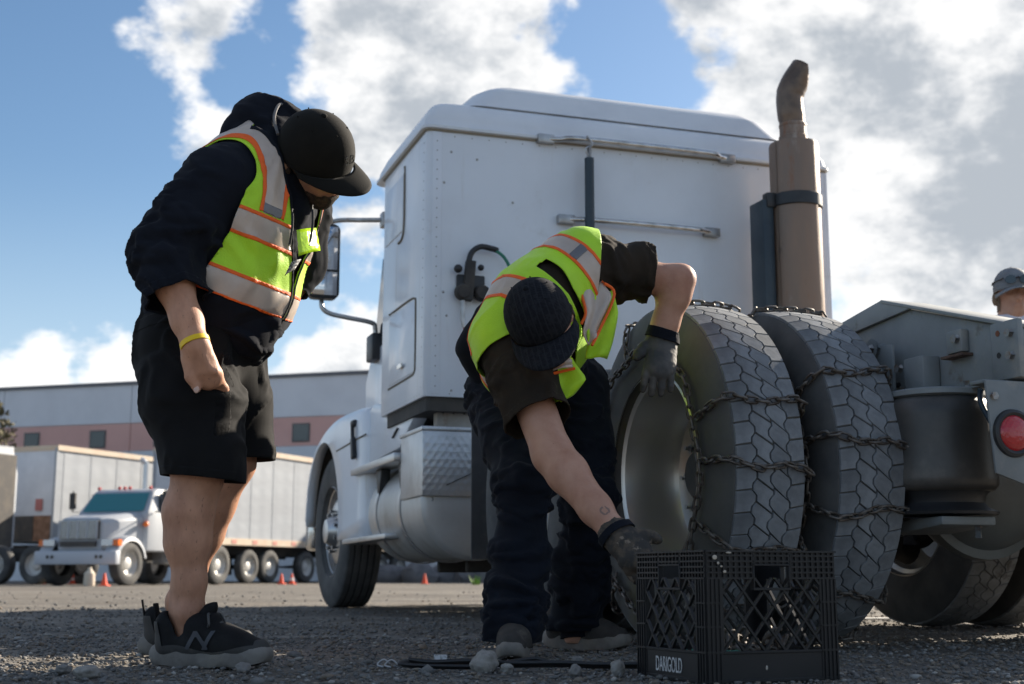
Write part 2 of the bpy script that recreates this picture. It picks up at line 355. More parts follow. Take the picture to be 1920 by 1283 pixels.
def build_ground():
    # one sheet: a fine grid near the camera that widens to the horizon
    def axis(vals):
        return np.array(vals)
    ys = np.concatenate([[-400, -80, -20, -6, -2, 0, 1.2], np.arange(2.0, 6.4, .022), np.geomspace(6.42, 30, 150), np.geomspace(32, 2500, 40)])
    xs = np.concatenate([-np.geomspace(2.6, 2500, 70)[::-1], np.arange(-2.55, 2.56, .025), np.geomspace(2.6, 2500, 70)])
    X, Y = np.meshgrid(xs, ys); Z = np.zeros_like(X)
    P = np.stack([X.ravel(), Y.ravel(), np.zeros(X.size)], 1)
    near = np.clip(1-(np.hypot(P[:, 0], P[:, 1])-9)/22, 0, 1)
    z = (.008*fbm(P*3.1, 3, 3)+.006*fbm(P*13, 3, 9))*near
    V = np.stack([P[:, 0], P[:, 1], z-.004], 1)
    nx, ny = len(xs), len(ys)
    i = (np.arange(ny-1)[:, None]*nx+np.arange(nx-1)[None]).ravel()
    F = np.stack([i, i+1, i+nx+1, i+nx], 1)
    g = obj('ground', mesh_of('ground', V, F, ground_mat(), 180)); tag(g, 'grey brown gravel lot stretching to the far buildings', 'ground', kind='structure')
    # loose stones: thousands of small chips lying on the sheet
    ico = bmesh.new(); bmesh.ops.create_icosphere(ico, subdivisions=1, radius=1)
    base = np.array([v.co for v in ico.verts]); bf = np.array([[v.index for v in f.verts] for f in ico.faces]); ico.free()
    mats = [mat('stone_grey', (.17, .166, .16), .85, var=(30, .35, .7), col2=(.105, .102, .098), bump=(120, .4, .004)),
            mat('stone_pale', (.36, .345, .32), .85, var=(30, .35, .7), col2=(.25, .235, .215), bump=(120, .4, .004)),
            mat('stone_brown', (.20, .165, .13), .85, var=(30, .35, .7), col2=(.12, .10, .08), bump=(120, .4, .004))]
    VV, FF, MI = [], [], []; k = 0
    def put(n, ylo, yhi, slo, shi, pw):
        nonlocal k
        for _ in range(n):
            y = ylo+(yhi-ylo)*rs.rand()**1.3; x = (rs.rand()*2-1)*(y*.46+.12)
            s = slo+(shi-slo)*rs.rand()**pw
            v = base*(1+.55*(rs.rand(len(base), 1)-.5))*np.array([s*(.8+.5*rs.rand()), s*(.6+.4*rs.rand()), s*(.35+.3*rs.rand())])
            a = rs.rand()*6.28; ca, sn = math.cos(a), math.sin(a)
            v = np.stack([v[:, 0]*ca-v[:, 1]*sn+x, v[:, 0]*sn+v[:, 1]*ca+y, v[:, 2]+s*.22], 1)
            VV.append(v); FF.append(bf+k); k += len(v); MI.append(np.full(len(bf), rs.choice([0, 1, 2], p=[.62, .08, .30])))
    put(19000, 2.35, 5.0, .0024, .0100, 2.8); put(7500, 4.5, 9.5, .004, .012, 2.4); put(500, 9, 20, .008, .02, 2.0); put(220, 2.4, 6, .009, .017, 2.2); put(24, 2.5, 5, .016, .028, 1.5)
    V = np.concatenate(VV); F = np.concatenate(FF); MI = np.concatenate(MI)
    P = np.stack([V[:, 0], V[:, 1], V[:, 0]*0], 1); V[:, 2] += .008*fbm(P*3.1, 3, 3)
    me = mesh_of('gravel', V, F, None, 0)
    for m in mats: me.materials.append(m)
    me.polygons.foreach_set('material_index', MI.astype(np.int32)); me.update()
    tag(obj('gravel', me), 'loose grey gravel chips scattered over the lot', 'gravel', kind='stuff')
    # rocks one can tell apart
    ico = bmesh.new(); bmesh.ops.create_icosphere(ico, subdivisions=4, radius=1)
    b3 = np.array([v.co for v in ico.verts]); f3 = np.array([[v.index for v in f.verts] for f in ico.faces]); ico.free()
    rm = mat('pale_rock', (.31, .295, .27), .9, var=(40, .35, .7), col2=(.21, .195, .175), bump=(90, .8, .006), dirt=[((.25, .22, .19), 5, .55, .75)])
    rg = mat('grey_rock', (.19, .18, .17), .85, var=(9, .4, .65), col2=(.17, .16, .15), bump=(60, .5, .006))
    def rock(c, s, seed, label, m=rm):
        d = 1+.40*fbm(b3*1.4+seed*7.1, 2, seed)[:, None]+.10*np.abs(fbm(b3*4+seed, 3, seed+4))[:, None]
        v = b3*d*np.array(s)
        o = obj('rock', mesh_of('rock', v, f3, m, 60), None, (c[0], c[1], s[2]*.72+c[2] if len(c) > 2 else s[2]*.72))
        o.rotation_euler = (0, 0, seed*1.3); tag(o, label, 'rock', 'rocks lying in the foreground gravel')
    rock((-.066, 3.25), (.037, .03, .030), 1, 'large whitish rock lying on the black strap')
    rock((-.012, 3.22), (.016, .014, .012), 2, 'small pale stone just beside the large whitish rock')
    rock((.245, 3.17), (.017, .015, .019), 3, 'pointed pale stone leaning on the strap next to the crate')
    rock((.143, 3.12), (.015, .013, .015), 4, 'small brownish stone in front of the strap', rg)
    rock((-.955, 3.08), (.030, .022, .016), 5, 'flat pale stone at the lower left below the sneakers')
    rock((-.640, 3.26), (.021, .017, .013), 6, 'rounded stone just in front of the near sneaker', rg)
    rock((-1.05, 3.2), (.020, .017, .012), 8, 'dull stone in the sunlit gravel left of the sneakers', rg)
    rock((.165, 3.50), (.016, .013, .014), 9, 'tan stone between the work shoe and the crate', rg)
    # painted line of the lot far behind the rear wheels
    wl = MB(); wl.box((1.2, 7.0, .004), (4.2, 7.12, .010)); lm = mat('worn_white_paint', (.72, .72, .70), .8, var=(14, .45, .6), col2=(.3, .29, .27))
    o = wl.build('painted_line', lm); tag(o, 'worn white painted line on the gravel beyond the rear wheels', 'line', kind='structure')
build_ground()
# ---------------------------------------------------------------- the white tractor unit
HEAD = math.radians(18.5)
MWHITE = mat('white_paint', (.745, .775, .82), .34, coat=.35, var=(2.2, .35, .75), col2=(.69, .715, .755), dirt=[((.50, .48, .45), 3.2, .60, .84), ((.40, .37, .33), 38, .72, .77)], streak=((.52, .49, .45), (5, 5, .35), .58, .80), bump=(1.6, .10, .03), rvar=.12)
MWHITE2 = mat('white_fibreglass', (.73, .745, .765), .42, coat=.15, var=(3, .4, .7), col2=(.66, .675, .70), dirt=[((.5, .48, .44), 6, .68, .9)])
MALU = mat('brushed_aluminium', (.62, .61, .60), .36, .85, var=(3, .35, .7), col2=(.42, .41, .40), bump=(90, .08, .003), vscale=(1, .25, 1), dirt=[((.30, .27, .23), 5, .58, .8)])
MTANK = mat('tank_aluminium', (.60, .585, .56), .48, .55, var=(2.5, .3, .7), col2=(.47, .45, .42), bump=(40, .06, .004), dirt=[((.36, .33, .29), 3.5, .5, .8)])
MDIA = mat('diamond_plate', (.60, .60, .60), .40, .7, var=(4, .35, .7), col2=(.44, .43, .42), bump=(34, .5, .006, 'plate'), bump2=(80, .1, .003), dirt=[((.32, .29, .25), 4, .6, .8)])
MSTEEL = mat('galvanised_steel', (.48, .48, .48), .38, .8, var=(9, .35, .7), col2=(.30, .29, .28), dirt=[((.24, .15, .09), 12, .62, .78)])
MCHROME = mat('dull_chrome', (.66, .65, .63), .22, 1., var=(14, .4, .7), col2=(.42, .40, .37))
MRUST = mat('rusty_muffler', (.28, .185, .13), .58, .25, var=(5, .3, .72), col2=(.215, .165, .13), bump=(22, .3, .006), vscale=(1, 1, .28), dirt=[((.50, .45, .40), 4.5, .56, .72), ((.27, .11, .05), 7.5, .56, .70), ((.09, .065, .05), 11, .60, .74)])
MTIP = mat('burnt_stack_tip', (.20, .135, .095), .40, .6, var=(7, .35, .7), col2=(.10, .075, .06), bump=(30, .1, .004), dirt=[((.50, .44, .37), 2.5, .58, .7)])
MBLACKP = mat('black_plastic', (.018, .019, .021), .45, var=(8, .4, .7), col2=(.03, .03, .032))
MDARK = mat('dark_chassis', (.030, .028, .027), .75, var=(6, .4, .7), col2=(.065, .056, .046), bump=(30, .2, .006))
MFRAME = mat('grey_frame_paint', (.235, .255, .26), .62, var=(4, .35, .7), col2=(.185, .20, .205), bump=(40, .12, .004), dirt=[((.30, .29, .265), 5, .55, .75), ((.13, .12, .105), 9, .58, .74), ((.20, .10, .06), 13, .64, .74)])
MAXLE = mat('axle_paint', (.20, .215, .215), .6, var=(4, .35, .7), col2=(.15, .155, .15), bump=(30, .15, .005), dirt=[((.045, .05, .055), 6, .64, .67), ((.16, .13, .10), 8, .6, .8)])
MRUB = mat('tyre_rubber', (.065, .065, .066), .82, spec=.3, var=(6, .3, .72), col2=(.115, .113, .108), bump=(60, .15, .003), dirt=[((.16, .155, .145), 3.5, .62, .85)])
MTREAD = mat('dusty_tread_rubber', (.225, .237, .25), .9, spec=.3, orand=.17, var=(13, .3, .72), col2=(.135, .142, .15), bump=(70, .3, .003), dirt=[((.27, .262, .25), 16, .62, .8), ((.06, .058, .055), 5, .62, .72)])
MMOSS = mat('mossy_sidewall', (.075, .074, .070), .85, var=(6, .3, .7), col2=(.105, .103, .095), bump=(60, .2, .003), dirt=[((.085, .075, .032), 3.0, .48, .7)])
MRIM = mat('dusty_alloy_rim', (.52, .50, .47), .34, .75, var=(4, .3, .7), col2=(.52, .495, .46), bump=(30, .1, .004), dirt=[((.38, .35, .31), 4, .55, .85)])
MCHAIN = mat('rusty_chain', (.155, .14, .125), .55, .55, var=(40, .4, .65), col2=(.085, .066, .052))
MBAG = mat('air_spring_rubber', (.040, .038, .036), .42, var=(4, .35, .7), col2=(.085, .078, .070), bump=(50, .12, .003), dirt=[((.13, .115, .10), 4, .52, .74), ((.022, .021, .02), 7, .58, .7)])
MRED = mat('red_lens', (.42, .012, .018), .2, coat=.6, bump=(95, .3, .004, 'voronoi'))
MGLASS = mat('tinted_glass', (.02, .024, .028), .06, spec=.8)
MMIRR = mat('mirror_glass', (.55, .57, .60), .03, 1.0)
MGREENH = mat('green_air_hose', (.02, .20, .13), .4); MREDH = mat('red_air_hose', (.34, .03, .03), .4)
MBLUEB = mat('blue_black_bracket', (.020, .034, .046), .4, var=(8, .4, .7), col2=(.035, .05, .06))
MBOLT = mat('grey_bolt', (.30, .31, .31), .5, .4, var=(30, .4, .7), col2=(.22, .15, .11))

RT = .550
truck = empty('semi_truck', (1.597, 4.687, 0), HEAD)
tag(truck, 'white sleeper cab tractor unit with chained rear wheels, bobtail, parked on gravel', 'truck')

def tyre_mesh(name, m, tw=.138, rb=.318, R=.538, ribs=False):
    pr = [(rb, -tw+.028), (rb+.012, -tw+.012), (rb+.045, -tw+.002), (rb+.10, -tw-.004), (rb+.14, -tw), (R-.045, -tw+.008), (R-.020, -tw+.016), (R-.006, -tw+.024)]
    if ribs:
        mid = []
        for g in (-.072, -.025, .025, .072):
            mid += [(R, g-.006), (R-.014, g-.004), (R-.014, g+.004), (R, g+.006)]
        mid = [(R-.002, -tw+.03)]+mid+[(R-.002, tw-.03)]
    else: mid = [(R, -.09), (R+.004, 0), (R, .09)]
    pr = pr+mid+[(r, -w) for r, w in reversed(pr)]+[(rb-.01, tw-.05), (rb-.01, -tw+.05)]
    pr.append(pr[0])
    return MB().lathe(pr, 84).mesh(name, m, smooth=30)

# tread blocks, drawn on the unrolled tread (s along the circumference, t across) and wrapped on
NP = 52; PITCHA = 2*math.pi/NP; ARC = RT*PITCHA
def zig(t0, ph, a=.0065):
    xs = [0, .30, .50, .80, 1.]; ys = [-a, -a, a, a, -a]
    return t0+float(np.interp(ph % 1., xs, ys))
GROOVES = [(-.112, None), (-.055, 0.), (.0, .35), (.055, .70), (.112, None)]
def block_polys():
    """rows share wavy grooves; each row is cut crosswise, the inner rows on a slant"""
    g = .0021; out = []
    def edge(i, s): t0, off = GROOVES[i]; return t0 if off is None else zig(t0, s/ARC+off)
    for row, (sl, off) in enumerate(((-.12, .30), (.62, .05), (.62, .45), (-.12, .0))):
        tm = (GROOVES[row][0]+GROOVES[row+1][0])/2
        def side(i, sg):
            base = off*ARC+sl*(GROOVES[i][0]-tm); return [(base+g+(ARC-2*g)*k/8, edge(i, base+g+(ARC-2*g)*k/8)+sg*g) for k in range(9)]
        out.append((side(row, 1)+side(row+1, -1)[::-1], off))
    return out
def wrap(s, t, h, th0=0):
    th = th0+s/RT; r = RT-.013-.010*(abs(t)/.11)**2.2+h
    return (t, r*math.cos(th), r*math.sin(th))
def block_mesh(poly, name, m, th0=0, mb=None):
    n = len(poly); b = mb or MB()
    cs = sum(p[0] for p in poly)/n; ct = sum(p[1] for p in poly)/n
    V = [wrap(cs+(s-cs)*.95, ct+(t-ct)*.95, .013, th0) for s, t in poly]+[wrap(s, t, .010, th0) for s, t in poly]+[wrap(s, t, -.003, th0) for s, t in poly]
    F = [tuple(range(n))]+[(i, n+i, n+(i+1) % n, (i+1) % n) for i in range(n)]+[(n+i, 2*n+i, 2*n+(i+1) % n, n+(i+1) % n) for i in range(n)]
    b.add(V, F)
    return b.mesh(name, m, smooth=25) if mb is None else None
POLYS = block_polys()
BLOCKS = [block_mesh(q, 'tread_block', MTREAD) for q, off in POLYS]
def tread_all(k0, k1):
    b = MB()
    for k in range(k0, k1):
        for q, off in POLYS: block_mesh(q, None, None, k*PITCHA, b)
    return b.mesh('tread', MTREAD, smooth=25)
T_FULL = tread_all(0, NP); T_HID = tread_all(38, NP+12)
TYRE = tyre_mesh('tyre', MRUB); TYRE_M = tyre_mesh('tyre', MMOSS)
def rim_outer_mesh(sgn):
    # deep dish seen from outside; w counted outwards
    pr = [(.322, .128), (.334, .120), (.334, .110), (.318, .104), (.300, .094), (.292, .06), (.287, .02), (.282, -.03), (.272, -.075), (.262, -.092), (.235, -.100), (.15, -.100), (.13, -.098), (.0, -.098)]
    return MB().lathe([(r, sgn*w) for r, w in pr], 72).mesh('rim', MRIM, smooth=32)
def rim_inner_mesh(sgn):
    pr = [(.322, -.128), (.334, -.120), (.32, -.106), (.296, -.09), (.285, 0), (.28, .06), (.262, .092), (.2, .10), (.0, .10)]
    return MB().lathe([(r, sgn*w) for r, w in pr], 64).mesh('rim', MRIM, smooth=32)
RIMS = {('o', s): rim_outer_mesh(s) for s in (-1, 1)}; RIMS.update({('i', s): rim_inner_mesh(s) for s in (-1, 1)})
def hub_mesh(sgn):
    b = MB().lathe([(.0, -.02), (.07, -.022), (.078, -.03), (.08, -.05), (.108, -.055), (.11, -.08), (.125, -.088), (.125, -.099)], 40)
    b.V = [(sgn*x, y, z) for x, y, z in b.V]; return b.mesh('hub', MDARK, smooth=35)
HUBS = {s: hub_mesh(s) for s in (-1, 1)}
def nut_mesh(sgn):
    b = MB(); b.tube([(sgn*-.10, 0, 0), (sgn*-.072, 0, 0)], .019, 6); b.tube([(sgn*-.072, 0, 0), (sgn*-.055, 0, 0)], .010, 8); return b.mesh('lug_nut', MSTEEL)
NUTS = {s: nut_mesh(s) for s in (-1, 1)}
def dual(u, v, sgn, outer, detail):
    w = empty('wheel', (u, v, RT), 0, truck)
    obj('tyre', TYRE_M if detail == 2 else TYRE, w)
    if detail:
        obj('tread', T_HID, w)['kind'] = 'stuff'
        for k in range(12, 38):
            for me in BLOCKS: obj('tread_block', me, w, rot=(k*PITCHA, 0, 0))
    else: obj('tread', T_FULL, w)['kind'] = 'stuff'
    obj('rim', RIMS['o' if outer else 'i', sgn], w)
    if outer:
        obj('hub', HUBS[sgn], w)
        for k in range(10):
            a = 2*math.pi*k/10; obj('lug_nut', NUTS[sgn], w, (0, .168*math.cos(a), .168*math.sin(a)))
    return w
W_OUT = dual(-1.08, 0, -1, True, 2); W_IN = dual(-.74, 0, -1, False, 1)
dual(.74, 0, 1, False, 0); dual(1.08, 0, 1, True, 0)
dual(-1.08, 1.29, -1, True, 0); dual(-.74, 1.29, -1, False, 0); dual(.74, 1.29, 1, False, 0); dual(1.08, 1.29, 1, True, 0)

# steer wheels
FTYRE = tyre_mesh('tyre', MRUB, .14, .318, .545, True)
def front_rim(sgn):
    pr = [(.322, .125), (.334, .118), (.32, .10), (.30, .085), (.292, .03), (.285, .02), (.262, .035), (.235, .075), (.19, .095), (.12, .098), (.11, .12), (.085, .165), (.06, .172), (0, .172)]
    b = MB().lathe([(r, sgn*w) for r, w in pr], 60)
    return b.mesh('rim', MALU, smooth=32)
for sgn in (-1, 1):
    w = empty('wheel', (sgn*1.01, 5.82, .545), math.radians(2), truck)
    obj('tyre', FTYRE, w); obj('rim', front_rim(sgn), w)
    for k in range(10):
        a = 2*math.pi*(k+.5)/10
        MB().cyl((sgn*.07, .145*math.cos(a), .145*math.sin(a)), (sgn*.135, .145*math.cos(a), .145*math.sin(a)), .017, 6).build('lug_nut', MSTEEL, w)
    for k in range(5):
        a = 2*math.pi*k/5
        MB().tube([(sgn*.045, .235*math.cos(a), .235*math.sin(a)), (sgn*.073, .235*math.cos(a), .235*math.sin(a))], .03, 14).build('hand_hole', MBLACKP, w)

# chassis
for s in (-1, 1):
    if s < 0: poly = [(6.4, .72), (6.4, .98), (.45, .98), (.40, 1.03), (.05, 1.03), (.02, 1.085), (-.22, 1.112), (-.845, .923), (-.865, .885), (-.865, .775), (-.30, .775), (.2, .72)]
    else: poly = [(6.4, .72), (6.4, .98), (.05, 1.045), (.02, 1.06), (-.22, 1.08), (-.845, .90), (-.865, .87), (-.865, .775), (.2, .72)]
    MB().extr(poly, s*.385, s*.455).build('frame_rail', MFRAME if s < 0 else MFRAME, truck, bevel=.006)
    MB().extr([(.06, 1.036), (.03, 1.09), (-.22, 1.124), (-.40, 1.068)], s*.457, s*.472).build('ramp_plate', MFRAME, truck, bevel=.004)
    MB().extr([(-.225, 1.113), (-.225, 1.125), (-.848, .936), (-.845, .924)], s*.30, s*.475).build('ramp_top', MFRAME, truck, bevel=.003) if s < 0 else None
pl_ = MB().box((-.477, -.885, .775), (-.457, -.765, .945)).build('end_plate', MFRAME, truck, bevel=.006)
for k, (v, z) in enumerate(((-.855, .905), (-.855, .840))):
    MB().tube([(-.477, v, z), (-.492, v, z)], .013, 6).build('bolt', MBOLT, pl_)
for v, z, m in ((-.80, .912, mat('rust_spot', (.20, .075, .04), .8)), (-.80, .848, MBLACKP)):
    MB().tube([(-.4765, v, z), (-.4785, v, z)], .009, 12).build('bolt_hole', m, pl_)
br = MB().extr([(-.57, .885), (-.57, .955), (-.645, .955), (-.645, .885)], -.457, -.485).build('hanger_bracket', MFRAME, truck, bevel=.006)
MB().tube([(-.485, -.625, .925), (-.50, -.625, .925)], .014, 8).build('bolt', MBOLT, br)
MB().box((-.495, -.66, .872), (-.457, -.555, .880)).build('weld_lip', mat('weld_rust', (.14, .085, .06), .8, var=(20, .4, .6)), br)
gus = MB().extr([(-.19, .975), (-.33, .955), (-.33, .80), (-.30, .80)], -.50, -.512).build('gusset', MFRAME, truck, bevel=.003)
MB().tube([(-.60, -.20, .955), (-.455, -.20, .955)], .030, 18).build('pivot_pin', MFRAME, gus)
MB().tube([(-.512, -.235, .955), (-.524, -.235, .955)], .034, 18).build('washer', MFRAME, gus)
MB().tube([(-.524, -.235, .955), (-.548, -.235, .955)], .017, 6).build('bolt', MBOLT, gus)
MB().tube(smooth_path([(-.56, -.12, .92), (-.565, -.10, .80), (-.57, -.06, .62), (-.57, -.03, .45)]), .034, 14).build('shock_absorber', MFRAME, truck)
st = MB().box((-.52, -.40, .775), (-.457, -.50, .895)).build('spring_seat', MFRAME, truck, bevel=.005)
MB().tube([(-.52, -.385, .868), (-.537, -.385, .868)], .014, 10).build('bolt', MBOLT, st)
MB().tube([(-.505, -.37, .775), (-.505, -.37, .815)], .010, 8).build('stud', MBOLT, st)
MB().tube([(-.455, -.62, .775), (-.455, -.62, .80)], .012, 8).build('stud', MBOLT, st)
for s in (-1, 1):
    ab = empty('air_spring', (s*.475, -.49, 0), 0, truck)
    MB().lathe([(0, .782), (.135, .782), (.150, .776), (.150, .762), (.132, .756)], 40, 'z').build('top_plate', MFRAME, ab)
    MB().lathe([(.13, .757), (.150, .752), (.164, .735), (.168, .70), (.166, .62), (.169, .55), (.172, .512), (.170, .492), (.158, .478), (.145, .474)], 48, 'z').build('bellows', MBAG, ab)
    MB().lathe([(.150, .480), (.132, .462), (.128, .44), (.140, .425), (.168, .413), (.165, .405), (.0, .405)], 48, 'z').build('piston', MBLACKP, ab)
    sp = MB().extr([(-.62, .398), (-.62, .372), (-.40, .352), (.05, .36), (.05, .40), (-.40, .392)], s*.38, s*.57).build('spring_arm', MAXLE, truck, bevel=.006)
    MB().tube([(s*.43, -.60, .375), (s*.43, -.60, .335)], .010, 6).build('bolt', MBOLT, sp)
# axles with round differential housings
for v in (0, 1.29):
    ax = empty('drive_axle', (0, v, 0), 0, truck)
    MB().tube([(-1.0, 0, RT), (1.0, 0, RT)], .075, 20).build('axle_tube', MAXLE, ax)
    b = MB().lathe([(.0, -.235), (.07, -.232), (.14, -.212), (.195, -.17), (.228, -.11), (.24, -.07), (.27, -.065), (.275, -.03), (.255, .03), (.17, .12), (.10, .2), (.08, .32), (0, .33)], 48, 'y', (0.02, 0, RT))
    b.build('differential_housing', MAXLE, ax)
    for s in (-1, 1):
        MB().tube([(s*.62, -.02, RT-.19), (s*.36, -.06, RT-.19)], .085, 18).build('brake_chamber', MDARK, ax)
        MB().box((s*.5, -.09, RT-.24), (s*.45, .09, RT+.05)).build('axle_bracket', MAXLE, ax, bevel=.008)
        MB().lathe([(.20, s*.61), (.205, s*.70), (.19, s*.72), (.07, s*.62), (.07, s*.605), (.20, s*.605)], 36, 'x', (0, 0, RT)).build('brake_drum', MDARK, ax)
rp = MB().extr([(-.578, .765), (.578, .765), (.578, .505), (.45, .47), (-.45, .47), (-.560, .505)], -.852, -.862, 'xz').build('rear_panel', MFRAME, truck, bevel=.003)
MB().box((-.578, -.852, .757), (.578, -.79, .768)).build('panel_lip', MFRAME, rp, bevel=.003)
for x, z in ((-.555, .72), (-.40, .735), (.40, .735)):
    MB().tube([(x, -.862, z), (x, -.872, z)], .012, 6).build('bolt', MBOLT, rp)
for s in (-1, 1):
    tl = empty('tail_light', (s*.497, -.862, .617), 0, truck)
    MB().lathe([(.050, -.010), (.058, -.014), (.066, -.010), (.068, 0)], 36, 'y').build('grommet', MBLACKP, tl)
    MB().lathe([(.0, -.022), (.02, -.0215), (.038, -.018), (.048, -.012), (.052, -.006)], 36, 'y').build('lens', MRED, tl)
for v in (-.75, .66, 2.3, 3.6): MB().box((-.385, v-.05, .76), (.385, v+.05, .95)).build('crossmember', MDARK, truck, bevel=.006)
MB().box((-.40, .15, 1.0), (.40, 1.1, 1.02)).build('deck_plate', MDARK, truck)
fw_ = MB().extr([(.25, 1.03), (.40, 1.05), (1.02, 1.05), (1.1, 1.04), (1.1, 1.021), (.25, 1.021)], -.28, .30).build('fifth_wheel', MDARK, truck, bevel=.01)
# dangling air line on the frame and dark gear under the cab
MB().box((-.36, 2.0, .55), (.36, 4.9, .74)).build('gearbox', MDARK, truck, bevel=.05, seg=3)
MB().tube([(.0, .3, .6), (.0, 2.2, .66)], .06, 14).build('drive_shaft', MDARK, truck)
MB().lathe([(0, -.35), (.12, -.34), (.14, -.31), (.14, .31), (.12, .34), (0, .35)], 30, 'y', (-.70, 2.2, .62)).build('air_tank', MDARK, truck)
for s in (-1, 1): MB().box((s*.60, 1.955, .30), (s*1.225, 1.965, 1.13)).build('mud_flap', mat('mud_flap_rubber', (.055, .055, .056), .8, var=(5, .4, .7), col2=(.1, .095, .09)), truck)

# hoses and cables along the rails
for k, (P, m_, r_) in enumerate((([(-.46, .1, .90), (-.49, -.05, .86), (-.50, -.18, .84), (-.47, -.30, .83)], MBLACKP, .009), ([(-.50, -.30, .80), (-.56, -.22, .74), (-.57, -.12, .60), (-.5, -.02, .45)], MBLACKP, .008), ([(-.44, -.66, .77), (-.47, -.70, .72), (-.46, -.74, .64), (-.40, -.70, .55)], MBLUEB, .008), ([(-.44, -.30, .40), (-.42, -.2, .36), (-.30, -.1, .40), (-.2, -.05, .5)], MBLACKP, .010), ([(-.35, -.3, .77), (-.3, -.25, .70), (-.2, -.2, .74), (-.1, -.1, .82)], MREDH, .007))):
    MB().tube(smooth_path(P, 6), r_, 8).build('air_line', m_, truck)
# sleeper
UC, UH = .065, 1.265
def rrect(x0, x1, y0, y1, r, n=5):
    P = []
    for cx, cy, a in ((x1-r, y1-r, 0), (x0+r, y1-r, 90), (x0+r, y0+r, 180), (x1-r, y0+r, 270)):
        for k in range(n+1):
            t = math.radians(a+90*k/n); P.append((cx+r*math.cos(t), cy+r*math.sin(t)))
    return P
SL = empty('sleeper', (0, 0, 0), 0, truck)
sec = lambda z, g=0: [(x, y, z) for x, y in rrect(UC-UH-g, UC+UH+g, 2.93-g, 3.98+g, .035)]
MB().loft([sec(1.175), sec(1.18, .002), sec(2.0), sec(2.685)]).build('body', MWHITE, SL, smooth=50)
MB().loft([[(x, y, z) for x, y in rrect(UC-UH+.02, UC+UH-.02, 2.95, 3.9, .03)] for z in (1.10, 1.174)]).build('floor_pan', MDARK, SL)
# roof cap: lip, vertical skirt, coved shoulder; then a raised centre
def capsec(pts): return pts
def cap_ring(g, z, r): return [(x, y, z) for x, y in rrect(UC-UH-g, UC+UH+g, 2.93-g, 4.12+g*.4, r, 6)]
MB().loft([cap_ring(.016, 2.672, .05), cap_ring(.026, 2.676, .06), cap_ring(.026, 2.692, .06), cap_ring(.012, 2.70, .05), cap_ring(.004, 2.74, .05), cap_ring(-.035, 2.82, .07), cap_ring(-.06, 2.850, .08), cap_ring(-.10, 2.868, .09), cap_ring(-.2, 2.880, .1)]).build('roof_cap', MWHITE2, SL, smooth=60)
def dome_ring(x0, x1, y0, y1, z, r): return [(x, y, z) for x, y in rrect(x0, x1, y0, y1, r, 7)]
MB().loft([dome_ring(-.99, 1.14, 3.00, 4.3, 2.868, .15), dome_ring(-.955, 1.11, 3.02, 4.28, 2.90, .15), dome_ring(-.87, 1.03, 3.05, 4.25, 2.985, .16), dome_ring(-.80, .96, 3.09, 4.22, 3.03, .16), dome_ring(-.70, .86, 3.18, 4.15, 3.058, .16), dome_ring(-.4, .5, 3.5, 4.0, 3.08, .16)]).build('roof_dome', MWHITE2, SL, smooth=70)
# rubber bead under the cap, corner trims, rivets
MB().tube([(x, y, 2.668) for x, y in rrect(UC-UH-.006, UC+UH+.006, 2.924, 3.985, .035)]+[(UC+UH+.006, 3.9, 2.668)], .007, 6, False).build('drip_bead', mat('grimy_sealant', (.30, .26, .20), .7), SL)
for u0 in (UC-UH, UC+UH-.085):
    MB().box((u0+.03, 2.9255, 1.19), (u0+.085, 2.9310, 2.66)).build('corner_trim', MWHITE, SL, bevel=.002)
MRIV = mat('rivet', (.34, .33, .32), .5, .3)
rv = MB().ball((0, 0, 0), .0075, 5, (1, .45, 1)).mesh('rivet', MRIV)
for u, z in [(-1.06, 2.55), (-.91, 2.52), (-1.13, 2.62), (-1.10, 2.37), (-.70, 2.29), (-.95, 1.205), (-.80, 1.205), (-1.05, 1.21), (-.72, 1.21), (-1.08, 1.62), (.95, 1.9), (.35, 1.5), (-1.10, 1.75)]:
    obj('rivet', rv, SL, (u, 2.929, z))
for k in range(14): obj('rivet', rv, SL, (1.325, 2.945, 1.75+.068*k))
rr = MB()
for k in range(26): rr.ball((-1.142, 2.9245, 1.23+.055*k), .0042, 4, (1, .5, 1))
for k in range(24): rr.ball((-1.06+.098*k, 2.929, 1.192), .0042, 4, (1, .5, 1))
for k in range(22): rr.ball((-1.04+.10*k, 2.929, 2.640), .0040, 4, (1, .5, 1))
for k in range(26): rr.ball((UC-UH-.001, 2.99, 1.23+.055*k), .0042, 4, (.5, 1, 1))
for k in range(16): rr.ball((UC-UH-.001, 3.03+.058*k, 1.195), .0042, 4, (.5, 1, 1))
rr.build('rivet_rows', MRIV, SL)['kind'] = 'stuff'
dent = MB().ball((-1.02, 2.931, 1.42), .05, 6, (.55, .02, 1.2)).build('paint_patch', mat('bare_patch', (.60, .585, .56), .6, var=(14, .4, .6), col2=(.66, .65, .64)), SL)
# bunk compartment door and upper window blank on the side
MGROOVE = mat('panel_gap', (.20, .17, .13), .8)
def groove(P, r, name, parent): MB().tube(smooth_path(P, 5) if len(P) > 2 else P, r, 6).build(name, MGROOVE, parent)
xs = UC-UH-.002
bd = MB().box((xs-.004, 3.145, 1.335), (xs+.004, 3.745, 1.745)).build('bunk_door', MWHITE, SL, bevel=.004)
groove([(xs, 3.76, 1.77), (xs, 3.30, 1.765), (xs, 3.15, 1.75), (xs, 3.125, 1.70), (xs, 3.122, 1.40), (xs, 3.14, 1.335), (xs, 3.25, 1.322), (xs, 3.76, 1.318)], .007, 'door_seal', bd)
MB().tube([(xs-.004, 3.42, 1.405), (xs-.022, 3.42, 1.405)], .016, 12).build('latch', MCHROME, bd)
MB().bar((xs-.02, 3.46, 1.405), (xs-.02, 3.36, 1.405), .008, .022).build('handle', MCHROME, bd)
